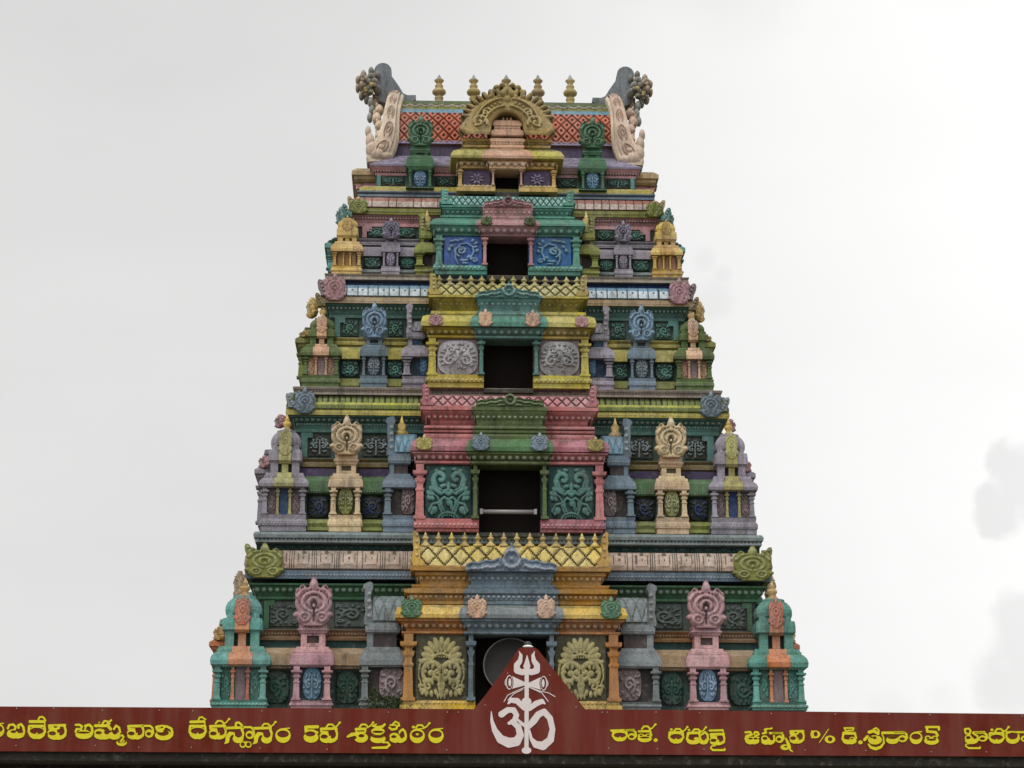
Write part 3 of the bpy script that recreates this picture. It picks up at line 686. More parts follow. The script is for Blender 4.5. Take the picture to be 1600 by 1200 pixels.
    # pinnacle row
    if D.get('pin'):
        n,vp,wn=D['pin']; zt2=Z(vp,y+.15,axis(vp)); 
        for i in range(n):
            if D.get('skip') and abs(i-(n-1)/2)<.4: continue
            x=-HW(wn,v1,y)+2*HW(wn,v1,y)*i/(n-1); p=MB(); H=zt2-z1; r=HW(7.6,v1,y)
            p.lathe(x,y+.16,[(z1-.02,r*1.05),(z1+.12*H,r*1.0),(z1+.24*H,r*.55),(z1+.36*H,r*.32),(z1+.46*H,r*.42),(z1+.54*H,r*.68),(z1+.64*H,r*.6),(z1+.7*H,r*.28),(z1+.76*H,r*.42),(z1+.82*H,r*.25),(z1+H,.004)],0,10)
            p.build('pinnacle',[My[1]],root)
    # crest over the inner bay
    if D.get('crest'):
        v0,v1,vp,wc=D['crest']; y=yi+(D['iw'][0]-wc)*mpp*.9-.02; hx=HW(wc,v0,y); z0=Z(v0,y,axis(v0)); z1=Z(v1,y,axis(v1)); zp=Z(vp,y,axis(vp))
        nx,ny=120,60; x=np.linspace(-1.02,1.02,nx); yy=np.linspace(-.1,1.1,ny); Xg,Yg=np.meshgrid(x,yy)
        s1=(z1-z0)/(zp-z0)
        ax_=abs(Xg); topo=s1*(.62+.42*np.clip((1-ax_)*1.25,0,1))+.05*s1*np.cos(ax_*22)
        topo=np.maximum(topo,np.where(ax_<.22,.84*np.sqrt(np.clip(1-(ax_/.22)**2,0,1))+.02,0)); topo=np.maximum(topo,np.where(ax_<.07,np.sqrt(np.clip(1-(ax_/.07)**2,0,1)),0))
        F=np.minimum(topo-Yg,np.minimum(Yg,(1-ax_)*.6+ (Yg-.0)*.25)); F=np.minimum(F,(1.0-ax_))
        H=.4+.35*np.cos((topo-Yg)*24); d=np.sqrt((Xg*hx)**2+((Yg-.42)*(zp-z0))**2)/(.42*(zp-z0)); H=np.where(d<1.1,.5+.45*np.cos(d*9),H)
        H=H+.15*np.cos(Xg*60)*np.cos(Yg*30)
        H=H*np.clip(F*20,0,1); M=np.where(H>.62,1,0)
        F[0,:]=-.1;F[-1,:]=-.1;F[:,0]=-.1;F[:,-1]=-.1
        cm=MB(); cm.march(F,np.clip(H,0,1),M,lambda i,j,q:((x[0]+(x[1]-x[0])*i)*hx,y-.03-max(q,-2)*.07,z0+(yy[0]+(yy[1]-yy[0])*j)*(zp-z0)),t=2)
        cm.build('crest',Mi,root)
    # medallions sitting on the eave
    for (w,c,wp,va,vb2,inner) in D.get('kud',[]):
        for sg in (-1,1):
            y=(yi if inner else y0)-.06-(D['eave'][0][1]-w0)*mpp*.8; m=MB(); z0=Z(va,y,axis(va)); kudu(m,sg*HW(w,va,y),z0,wp*mpp,Z(vb2,y,axis(vb2))-z0,y+.02,.09,0,0,1,None,-.12)
            m.build('eave_medallion',P2(c),root)
    return root
# ---------------- side bay (projects from the flank) ----------------
def side_bay(k,sg,w,v_e,c,c2,ck,vtop,vbot,kud=None):
    hy=1.5 if k<3 else 1.0; xo=HW(w,v_e,YC-hy)
    def z(v): return Z(v,YC-.8)
    def st(mb,rows,m=0):
        mb.rings([mb.rect(-(xo-d)/2,YC,(xo-d)/2,hy-d,z(v)) for v,d in rows],m)
    sp=v_e-vtop; b=MB(sg); st(b,[(vbot,.10),(vbot-6,.10),(vbot-6,.18),(v_e+8,.18)],0); root=b.build('side_bay',P2(c),tower)
    e=MB(sg); st(e,[(v_e+8,.12),(v_e+5,.06),(v_e,.05),(v_e,0),(v_e-6,0),(v_e-12,.10)]); e.build('eave',P2(c2),root)
    u=MB(sg); st(u,[(v_e-12,.2),(v_e-sp*.45,.25),(v_e-sp*.45,.18),(v_e-sp*.55,.2),(v_e-sp*.6,.35),(vtop,.55)]); u.build('upper_moulding',P2(c),root)
    for dy in (-.8,.8): column(sg,-(xo-.14),YC+dy*hy,z(vbot-6),z(v_e+8),.12,P2(c2),root)
    kd=MB(sg); kudu(kd,-(xo-.26),z(v_e-9),.2,z(v_e-sp*.42)-z(v_e-11),YC-hy+.02,.12,('r',-50))
    if k<4: kd.build('gable_medallion',P2(ck),root)
    if kud:
        cc,va,vb2,wq=kud; xq=HW(wq,va,YC-hy); kd=MB(sg); z0=Z(va,YC-hy)
        kudu(kd,-(xq-.17),z0,.2,Z(vb2,YC-hy)-z0,YC-hy,.14,('r',-58)); kd.build('gable_medallion',P2(cc),root)
        bx=MB(sg); zt_=z0+(Z(vb2,YC-hy)-z0)*.62; xi_=xq-.27; n_=8; rr=[]
        for q_ in range(n_+1):
            a_=math.pi*q_/n_; rr.append((YC-(hy-.05)*math.cos(a_),z0-.05+(zt_-z0)*math.sin(a_)))
        bx.add([(-xi_,p[0],p[1]) for p in rr]+[(-xi_+1.6,p[0],p[1]) for p in rr],[list(range(n_,-1,-1)),[n_+1+i for i in range(n_+1)]]+[[i,i+1,n_+2+i,n_+1+i] for i in range(n_)]); bx.build('barrel_roof',P2(c),root)
# =====================================================================================
# TOWER: the five storeys
# =====================================================================================
LEV=[[1107,1095,1050,1039,1020,1011,990,978,933,904],
     [831,805,767,761,748,740,726,713,674,649],
     [605,587,560,556,543,539,530,521,498,474],
     [428,416,396,393,382,378,373,362,342,327]]
def mould(k,name,col,rows,beads=(),parent=None,light=.3):
    b=MB(); wall_stack(b,k,rows)
    for v,w,r in beads: ring_beads(b,k,v,w,r)
    c=C[col]; return b.build(name,[paint(c),paint(lighter(c,light)),paint(darker(c,.4))],parent)
WALLS=[
 dict(lower=('ddark',[(1128,430),(1047,430)]),rec=('frieze',[(1013,415),(1002,415)]),
  cor=('tan',[(1047,432),(1045,438),(1040,438),(1040,443),(1022,443),(1016,438),(1016,432),(1013,430)],[(1043,438,.02)]),
  band=('brown',[(1002,412),(1001,419),(997,420),(994,415),(988,418),(985,421),(984,414)],[(991,417,.02)]),
  upper=('upg',[(984,386),(939,386)]),
  mo=('mgreen',[(939,388),(937,391),(933,391),(933,387),(929,390),(916,399),(915,405),(912,406)],[(922,397,.042)]),
  kb=('slate',[(906,394),(905,410),(893,412),(890,408)],[(899,411,.022)]),
  k=('pinkb',[(890,411),(883,413),(871,411),(861,403)],()),
  fr=('frieze',[(861,393),(849,393)],())),
 dict(ledge=('ledge',[(850,390),(848,396),(845,396),(844,392),(841,398),(836,399),(832,396)],[(844,394,.025)]),
  base=('olive',[(832,370),(829,375),(824,371),(818,374),(812,368)],()),
  lower=('ddark',[(812,360),(774,360)]),rec=('purple',[(745,352),(733,352)]),
  cor=('bgreen',[(774,362),(771,370),(766,372),(752,372),(747,366),(745,360)],[(768,371,.018)]),
  band=('brol',[(733,348),(730,353),(725,353),(722,350),(718,354),(717,348)],[(724,351,.018)]),
  upper=('ddark',[(717,326),(678,326)]),
  mo=('tealm',[(678,328),(676,331),(671,331),(671,326),(665,328),(662,330),(662,327),(655,335),(652,342),(650,342)],[(656,334,.036),(664,329,.02)]),
  kb=('ylo',[(650,334),(649,346),(642,347),(640,344)],[(645,346,.02)]),
  k=('yg',[(640,346),(634,346),(626,342),(618,334)],())),
 dict(ledge=('ygrey',[(618,328),(617,334),(614,334),(613,331),(609,335),(606,336),(605,334)],[(612,332,.02)]),
  base=('olive',[(606,308),(603,311),(598,308),(592,306)],()),
  lower=('ddark',[(592,298),(563,298)]),rec=('olive',[(543,292),(540,292)]),
  cor=('ylo',[(563,300),(561,308),(548,309),(545,305),(543,300)],()),
  band=('ylo',[(541,292),(539,297),(535,298),(533,294),(529,298),(528,292)],[(536,297,.018)]),
  upper=('ddark',[(528,274),(498,274)]),
  mo=('tealm',[(499,274),(497,278),(493,278),(492,274),(487,277),(484,279),(484,276),(478,285),(475,289)],[(482,281,.028)]),
  kb=('tan',[(475,282),(474,292),(466,292),(463,289)],[(470,292,.015)]),
  k=('skyb',[(463,291),(456,290),(450,287),(446,283)],()),
  fr=('dblue',[(446,278),(437,278)],())),
 dict(ledge=('ygrey',[(438,277),(437,284),(434,284),(433,281),(430,284),(428,285)],[(433,282,.016)]),
  base=('ledge',[(428,262),(425,265),(421,260)],()),
  lower=('ddark',[(421,256),(402,256)]),rec=('ddark',[(386,248),(384,248)]),
  cor=('lav',[(402,256),(400,262),(390,262),(386,257)],()),
  band=('lav',[(385,250),(383,255),(379,255),(378,252),(374,255),(373,250)],[(380,255,.014)]),
  upper=('ddark',[(373,236),(355,236)]),
  mo=('pk2',[(356,236),(354,239),(349,239),(349,235),(345,237),(343,236),(340,240),(336,245)],[(341,240,.02)]),
  kb=('olive',[(336,238),(335,246),(327,247),(324,244)],[(330,247,.016)]),
  k=('redp',[(324,246),(318,245),(313,242),(309,236)],()),
  fr=('slate',[(310,226),(307,226)],())),
 dict(ledge=('slate',[(308,226),(307,232),(304,232),(303,229),(300,233),(298,233)],()),
  base=('ylo',[(299,224),(298,229),(293,229),(291,222)],()),
  lower=('ddark',[(293,203),(274,203)]),
  mo=('pk2',[(275,200),(274,204),(270,204),(269,202),(266,207),(263,209),(259,211)],[(267,206,.02)]),
  kb=('lilac',[(260,204),(259,212),(256,213),(247,182),(243,174)],()),
  fr=('purp2',[(243,172),(225,172)],()))]
def eave_tablets(k,rows,col,parent):
    """moulded tablets with incised outlines along the roll eave"""
    per={0:36,1:9,2:16.5,3:13}[k]*MPP[k]
    P=[(wall_y(k,w)-.012,Z(v,wall_y(k,w)),v,w) for v,w in rows]
    L=[0]
    for i in range(len(P)-1): L.append(L[-1]+math.hypot(P[i+1][0]-P[i][0],P[i+1][1]-P[i][1]))
    hx=HW(rows[-1][1],rows[-1][0],P[-1][0]); n=int(2*hx/per); nx=int(2*hx/.022); ny=14
    x=np.linspace(0,n,nx); y=np.linspace(0,1,ny); Xg,Yg=np.meshgrid(x,y); fr=Xg%1; H=np.full(Xg.shape,.5); M=np.zeros(Xg.shape,int)
    if k==0:
        tab=np.minimum(np.minimum(fr-.12,.62-fr),np.minimum(Yg-.22,.80-Yg)*.8); H=np.where(tab>0,.9,.5); M=np.where((abs(tab)<.024)&(Yg>.3),1,M); M=np.where((abs(fr-.74)<.022)|(abs(fr-.84)<.02)|(abs(fr-.94)<.022),1,M)
        M=np.where((abs(fr-.37)<.03)&(abs(Yg-.5)<.07),1,M); M=np.where(((fr-.37)**2*1.2+(Yg-.85)**2<.012),1,M)
    elif k==1:
        M=np.where((fr<.25)&(Yg>.35)&(Yg<.9),1,M); H=np.where(fr<.25,.2,.6); M=np.where((Yg>.16)&(Yg<.34),2,M)
    elif k==2:
        M=np.where((fr<.1)&(Yg<.8),1,M); M=np.where((abs(fr-.55)<.09)&(abs(Yg-.42)<.10),1,M); M=np.where((Yg<.55)&(M==0),2,M); H=np.where(fr<.1,.1,.6)
    else:
        M=np.where((fr<.1),1,M); M=np.where((Yg<.45)&(M==0),2,M); H=np.where(((fr-.5)**2+(Yg-.5)**2<.05),.9,.5)
    def pl(i,j,q):
        t=L[-1]*(.03+.94*j/(ny-1)); a=0
        while a<len(L)-2 and L[a+1]<t: a+=1
        f=(t-L[a])/(L[a+1]-L[a]); yy=P[a][0]*(1-f)+P[a+1][0]*f; zz=P[a][1]*(1-f)+P[a+1][1]*f
        return (-hx+2*hx*i/(nx-1),yy-max(q,0)*.03,zz)
    b=MB(); b.march(np.ones_like(H),H,M,pl,smooth=False); c=C[col]
    c2={0:c,1:(196,200,70),2:(206,222,232),3:(214,190,176)}[k]
    b.build('eave_tablet_row',[paint(c),paint(darker(c,.55 if k==0 else .42)),paint(c2)],parent)
for k,D in enumerate(WALLS):
    root=mould(k,'storey_wall',D['lower'][0],D['lower'][1],(),tower)
    if 'ledge' in D: mould(k,'ledge',D['ledge'][0],D['ledge'][1],D['ledge'][2],root)
    if 'base' in D: mould(k,'base_moulding',D['base'][0],D['base'][1],(),root)
    if 'cor' in D: mould(k,'lower_cornice',*D['cor'][:2],D['cor'][2],root)
    if 'rec' in D: mould(k,'recess_band',D['rec'][0],D['rec'][1],(),root)
    if 'band' in D: mould(k,'string_moulding',*D['band'][:2],D['band'][2],root)
    if 'upper' in D: mould(k,'upper_wall',D['upper'][0],D['upper'][1],(),root)
    mould(k,'beaded_moulding',*D['mo'][:2],D['mo'][2],root,.42)
    mould(k,'eave_underside',*D['kb'][:2],D['kb'][2],root)
    if 'k' in D: mould(k,'roll_eave',*D['k'][:2],D['k'][2],root)
    if 'fr' in D: mould(k,'frieze',D['fr'][0],D['fr'][1],(),root)
    if 'k' in D: eave_tablets(k,D['k'][1],D['k'][0],root)
    D['root']=root
# white-blue tablets hang under the sky-blue eave of the third storey
# wall panels
def wp(k,sg,*a,**kw): wall_panel(k,sg,*a,parent=WALLS[k]['root'],**kw)
for sg in (-1,1):
    wp(0,sg,408,452,1100,1050,430,'ddark','dgreen',1,3); wp(0,sg,524,560,1100,1050,430,'ddark','dgreen',2,3,0,True)
    wp(0,sg,420,466,980,941,386,'upg','upf',3); wp(0,sg,522,580,980,941,386,'upg','upf',4)
    wp(1,sg,480,514,811,775,360,'dk','navy',5,2.6,.06); wp(1,sg,564,598,811,775,360,'dk','navy',6,2.6,.06)
    wp(1,sg,482,516,714,680,326,'dk','ledge',7,0,0,True); wp(1,sg,566,608,714,680,326,'dk','ledge',8,0,0,True)
    wp(2,sg,532,562,590,564,298,'ddark','teal2',9,3); wp(2,sg,604,630,590,564,298,'ddark','teal2',10,3)
    wp(2,sg,534,560,526,500,274,'ddark','teal2',11); wp(2,sg,606,630,526,500,274,'ddark','teal2',12)
    wp(3,sg,568,596,420,403,256,'ddark','teal2',13,3); wp(3,sg,624,648,420,403,256,'ddark','teal2',14,3,0,True)
    wp(3,sg,574,600,372,356,236,'ddark','teal2',15,2.6); wp(3,sg,622,650,372,356,236,'ddark','teal2',16,2.6)
    wp(4,sg,596,632,291,276,203,'dk','tealm',17,0,0,True); wp(4,sg,680,712,291,276,203,'dk','tealm',18)
    for u in (592,): 
        y=wall_y(4,203); b=MB(sg); b.box(X(589,285,y),X(595,285,y),y-.05,y+.1,Z(292,y),Z(275,y)); b.build('pilaster',P2('tealm'),WALLS[4]['root'])
    # green corner posts beside the upper panels
    for k,u0,u1,v0,v1,w,c in ((0,412,420,984,940,386,'mgreen'),(1,470,480,717,678,326,'tealm'),(2,523,531,528,498,274,'tealm'),(3,566,573,373,355,236,'pk2')):
        y=wall_y(k,w); b=MB(sg); b.box(X(u0,v0,y),X(u1,v0,y),y-.07,y+.1,Z(v0,y),Z(v1,y)); b.box(X(u1,v0,y),X(u1+8,v0,y),y-.07,y-.02,Z(v1+8,y),Z(v1,y)); b.build('pilaster',P2(c),WALLS[k]['root'])
# frieze scrolls under the second storey ledge
for sg in (-1,1):
    y=wall_y(0,393); b=MB(sg)
    for i in range(10):
        u=425+i*22; relief(b,m_small(i%3),X(u,856,y),X(u+19,856,y),Z(860,y),Z(851,y),y-.004,.03,0,1,.15)
    b.build('frieze_scroll',[paint(C['frieze']),paint(C['tealm'])],WALLS[0]['root'])
# corner pavilions
CP=[(329,422,'teal','coral','teal','gold','mauve',False),(405,482,'lav','shr2','mauve','gold','navy',False),
    (470,533,'moss','peach','peach','gold','mauve',False),(517,567,'gold','gold','brown','gold','brown',True)]
# niche pavilions:  u centre, half width, colour, panel, medallion
NP=[(487.5,34,'pink','blue','pink'),(540,27,'cream','olive','cream'),(584,22,'slate','slate','skyb'),(610.5,15,'lav','lilac','lilac')]
HP=[(561,633,'grey','mauve','ledge',911,930),(597,650,'slate','mauve','skyb',653,676),(627,672,'lav','blue','lav',477,500),(647,683,'olive','mauve','olive',336,350)]
for sg in (-1,1):
    for k in range(4):
        uL,uR,c,c2,cp,cf,cd_,ar=CP[k]; corner_pavilion(k,sg,uL,uR,LEV[k],c,c2,cp,cf,cd_,None,ar)
        uc,wpx,c,cpan,cm=NP[k]; niche_pavilion(k,sg,uc,wpx,LEV[k],c,cpan,cm,None,[(981,904),(713,650),(529,473),(374,345)][k] and [(979,905),(712,651),(529,474),(375,344)][k],k>1)
        uL,uR,c,cpan,cl,hv,rv=HP[k]; half_pavilion(k,sg,uL,uR,LEV[k],c,cpan,cl,hv,rv,'gold' if k in (1,3) else None)
    niche_pavilion(4,sg,656.5,22,[293,291,276,259,247,242,238,228,200,181],'mgreen','blue','mgreen',None,(229,182),True)
for sg in (-1,1):
    corner_kudu(0,sg,413,904,851,31,412,'olive',WALLS[0]['root']); corner_kudu(1,sg,476,648,608,17,347,'slate',WALLS[1]['root'])
    corner_kudu(2,sg,523,471,430,17,292,'rose' if 0 else 'pk2',WALLS[2]['root']); corner_kudu(3,sg,560,335,310,14,247,'olive',WALLS[3]['root'])
    side_bay(0,sg,462,1018,'teal','coral','gold',940,1108,('tan',936,893,424))
    side_bay(1,sg,392,752,'lav','lav','pk2',680,832,('pk2',670,650,360))
    side_bay(2,sg,329,550,'moss','olive','gold',500,606,('gold',498,466,311))
    side_bay(3,sg,282,392,'tealm','teal','tealm',355,428,('tealm',352,324,264))
    side_bay(4,sg,240,278,'pk2','tan','pk2',262,298)
for sg in (-1,1):
    corner_horn(0,sg,384,849,1.0,412,'olive',WALLS[0]['root']); corner_horn(1,sg,448,614,.85,347,'ledge',WALLS[1]['root'])
    corner_horn(2,sg,498,436,1.0,292,'mauve',WALLS[2]['root']); corner_horn(2,sg,494,457,.8,300,'brol',WALLS[2]['root']); corner_horn(3,sg,544,306,.75,247,'tan',WALLS[3]['root']); corner_horn(3,sg,536,318,.8,258,'tealm',WALLS[3]['root'])
# central bays
central_bay(0,dict(w0=176,wback=384,outer=('orange','yellow'),inner=('slate','grey'),door=(56,0,1106,991),
  base=[(1110,1102,174),(1102,1095,170)],basey=1,col=(160,63),colr=13,panel=(69,148),motif=lambda s:m_fan(),pbg='bro2',pfg='olg',
  lintel=[(992,168),(990,171),(987,171),(987,163),(983,164),(976,170),(972,173),(971,177),(967,177)],lb=(978,169),iw=(78,72),
  eave=[(967,176),(966,181),(960,182),(950,178),(946,168)],
  upper=[[(947,160),(944,165),(939,165),(937,168),(937,158),(930,158),(927,166),(921,167),(920,152),(917,154),(914,155),(914,144)],[(914,141),(910,141),(904,143),(899,149),(894,149),(893,142)],[(893,150),(892,156),(886,157),(884,150)]],
  ub=[(933,160,.03),(904,144,.036)],lat=(886,852,148),nl=11,horn=832,pin=(14,832,133),skip=1,crest=(893,873,848,71),
  kud=[(156,'mgreen',17,966,930,False),(54,'peach',15,966,928,True)]))
central_bay(1,dict(w0=150,wback=326,outer=('rose','rose'),inner=('moss','bgreen'),door=(48.5,0,829,726),
  base=[(831,825,146),(825,816,150),(816,811,147)],col=(140,54),colr=11,panel=(60,131),motif=lambda s:m_scrollface(),pbg='frieze',pfg='tealm',egg=3.4,bulge=.09,
  lintel=[(726,145),(724,147),(721,147),(721,140),(715,146),(710,150),(709,153),(707,153)],lb=(715,147),iw=(64,60),
  eave=[(706,152),(705,155),(698,156),(690,152),(686,144)],
  upper=[[(686,133),(684,134),(679,134),(678,128),(676,133),(673,134),(672,126),(670,133),(666,133),(665,121),(662,123)],[(662,122),(658,123),(650,130),(645,135),(642,136)],[(642,137),(641,139),(636,139),(634,132)]],
  ub=[(652,129,.03),(668,133,.014),(681,134,.014)],lat=(636,617,131),nl=17,horn=603,crest=(636,622,612,53),
  kud=[(134,'mustard',13,704,681,False),(46,'slate',13,704,675,True)]))
central_bay(2,dict(w0=130,wback=274,outer=('mustard','ylo'),inner=('tealm','teal2'),door=(39,0,604,529),
  base=[(606,597,127),(597,591,130),(591,586,127)],col=(119,43),colr=10,panel=(47,111),motif=lambda s:m_bush(5+s),pbg='mauve',pfg='lgrey',egg=3,bulge=.10,pm0=1,
  lintel=[(530,123),(528,126),(525,126),(525,119),(520,124),(514,129),(512,132)],lb=(519,125),iw=(55,50),
  eave=[(511,132),(510,136),(503,137),(495,134),(493,126)],
  upper=[[(494,116),(492,121),(487,121),(486,108),(483,110)],[(483,105),(477,109),(470,117),(466,119)],[(466,121),(465,125),(462,125),(461,118)]],
  ub=[(475,110,.03),(490,121,.014)],lat=(463,444,118),nl=14,horn=430,pin=(14,431,108),skip=1,crest=(466,452,439,48),
  kud=[(114,'pk2',11,510,490,False),(37,'peach',11,510,483,True)]))
central_bay(3,dict(w0=117,wback=236,outer=('teal2','teal2'),inner=('pk2','pk2'),door=(32.5,0,427,368),
  base=[(429,422,114),(422,415,117)],col=(107,36),colr=9,panel=(40,99),motif=lambda s:m_vine(-s),pbg='deepb',pfg='skyb',
  lintel=[(369,111),(367,113),(366,108),(361,113),(355,118),(353,120)],lb=(360,114),iw=(46,42),
  eave=[(353,118),(352,122),(349,122),(344,117),(342,109)],
  upper=[[(342,103),(340,105),(338,105),(337,96)],[(337,94),(333,96),(328,101),(325,102)],[(325,100),(324,104),(322,104),(321,98)]],
  ub=[(332,97,.028)],lat=(322,305,98),nl=20,horn=299,crest=(324,312,304,37),kud=[(34,'moss',9,352,336,True)]))
central_bay(4,dict(w0=76,wback=203,outer=('gold','ylo'),inner=('peach','peach'),door=(18.5,0,297,264),
  base=[(299,293,79),(293,290,76)],col=(73,22),colr=5,panel=(26,68),motif=lambda s:m_flower(),pbg='purp2',pfg='lilac',
  lintel=[(265,70),(263,74),(259,74),(258,72),(255,77),(252,77),(251,75),(248,82)],lb=(256,77),iw=(30,22),
  eave=[(248,84),(247,88),(243,89),(236,84),(233,72)],
  upper=[[(233,64),(230,68),(227,68),(226,62),(222,66),(221,69),(217,70),(216,64)]],ub=[(224,64,.02)]))
# =====================================================================================
# barrel roof
# =====================================================================================
def proj(x,y,z):
    p=Vector((x,y,z))-CAM; c,s=math.cos(YAW),math.sin(YAW)
    rx=p.x*c-p.y*s; fy=p.x*s+p.y*c; cp,sp=math.cos(PITCH),math.sin(PITCH)
    d=fy*cp+p.z*sp; uy=-fy*sp+p.z*cp
    return 800+FPX*rx/d, 600-FPX*uy/d
yr=wall_y(4,173); hd=YC-yr; zr0=Z(227,yr); zr1=Z(165,YC); HR=zr1-zr0
def arc(a,off=0): return (YC-(hd+off)*math.cos(a)**.75 if a<=math.pi/2 else YC+(hd+off)*(-math.cos(a))**.75, zr0+(HR+off)*math.sin(a))
xr=HW(166,200,yr); NA=40
AV=[math.pi/2*i/NA for i in range(NA+1)]
VV=[proj(0,*arc(a))[1] for a in AV]
def aof(v):
    for i in range(NA):
        if VV[i+1]<=v: 
            t=(VV[i]-v)/(VV[i]-VV[i+1]); return AV[i]+(AV[i+1]-AV[i])*t
    return math.pi/2
vtop=min(VV)
roof=MB(); pts=[arc(math.pi*i/48) for i in range(49)]
vs=[(-xr,y,z) for y,z in pts]+[(xr,y,z) for y,z in pts]
roof.add(vs,[[i,49+i,50+i,i+1] for i in range(48)]+[[48-i for i in range(49)],[49+i for i in range(49)]],0,False)
rf=roof.build('barrel_roof',[paint(darker(C['redo'],.6))],tower)
def arcstrip(name,v0,v1,off,mats,mot=None,dep=.05,beads=0,x1=None):
    a0,a1=aof(v0),aof(v1); X1=x1 or xr
    for side in (0,1):
        b=MB()
        if mot is not None:
            h=np.clip(mot.h,0,1); nj,ni=h.shape
            def pl(i,j,q):
                a=a0+(a1-a0)*j/(nj-1); 
                if side: a=math.pi-a
                y,z=arc(a,off+max(q,0)*dep); x=-X1+2*X1*i/(ni-1); return (x if not side else -x,y,z)
            b.march(np.ones_like(h),h,np.where(h>.2,1,0),pl)
        else:
            P_=[arc((math.pi-a) if side else a,o) for a,o in [(a0,0),(a0,off)]+[(a0+(a1-a0)*i/6,off) for i in range(1,7)]+[(a1,0)]]
            n=len(P_); b.add([(-X1,y,z) for y,z in P_]+[(X1,y,z) for y,z in P_],[[i,n+i,n+i+1,i+1] if not side else [i+1,n+i+1,n+i,i] for i in range(n-1)])
            if beads and not side:
                y,z=arc((a0+a1)/2,off); b.beads(-X1,X1,y,z,beads,2.8)
        b.build(name,mats,rf)
latm=m_lattice(30,30); nj,ni=latm.h.shape
Xc=(latm.X/30+1)/2*30; Y2=(latm.Y+1)/2*2.5
a_=np.abs(((Xc+Y2)%1)-.5); b_=np.abs(((Xc-Y2)%1)-.5); latm.h=np.clip((np.minimum(.5-a_,.5-b_)-.07)*9,0,.8)
e=.5-np.minimum(a_,b_)
latm=Motif(460,64,1,1); Xc=(latm.X+1)/2*19; Y2=(latm.Y+1)/2*2.6
u_=((Xc+Y2)%1); v_=((Xc-Y2)%1); m_=np.minimum(np.minimum(u_,1-u_),np.minimum(v_,1-v_)); latm.h=np.clip((m_-.03)*9,0,.7); latm.h=np.where((m_>.36),.1,latm.h)
arcstrip('roof_tile_lattice',224,181,.012,[paint(darker(C['redo'],.66)),paint((222,104,78),.45)],latm,.07)
arcstrip('roof_fringe',227,222,.05,P2('lilac'),None)
arcstrip('roof_fillet',181,176,.06,P2('skyb'),None,beads=.0)
arcstrip('roof_band',176,169,.05,P2('yg'),None)
mo=Motif(420,24,26,1); q=(mo.X/26+1)/2*20; mo.h=np.clip(1-((mo.Y-.5+1.3*(1-np.abs(((q)%1)-.5)*2)**.5*1.0-.4)/.28)**2,0,1)
arcstrip('roof_garland',175.5,169.5,.055,[paint(C['olive']),paint(lighter(C['pinkb'],.2))],mo,.05)
arcstrip('roof_ridge',169,vtop+.3,.06,P2('moss'),None)
rg=MB(); rg.box(-xr,xr,YC-.16,YC+.16,zr1+.02,zr1+.075); rg.build('roof_ridge',[paint(darker(C['moss'],.7))],rf)
# kalasams on the ridge
for i,u in enumerate((686,740,791,840.5,891)):
    x=X(u,150,YC); z0=zr1+.07; z1=Z(116.5,YC,u); H=z1-z0; r=HW(10.8,140,YC); f=MB()
    f.lathe(x,YC,[(z0,r*.75),(z0+.06*H,r*.72),(z0+.09*H,r*.5),(z0+.14*H,r*.62),(z0+.2*H,r*.66),(z0+.25*H,r*.45),(z0+.28*H,r*.6),(z0+.34*H,r*.95),(z0+.41*H,r*1.02),(z0+.47*H,r*.85),(z0+.52*H,r*.45),(z0+.57*H,r*.6),(z0+.62*H,r*.58),(z0+.66*H,r*.38),(z0+.7*H,r*.42),(z0+.78*H,r*.72),(z0+.8*H,r*.7),(z0+.84*H,r*.42),(z0+H,.004)],0,16,[0]*16+[1]*2)
    f.build('finial',[paint((196,164,84),.5,.45),paint((150,150,144),.3,.4)],tower)
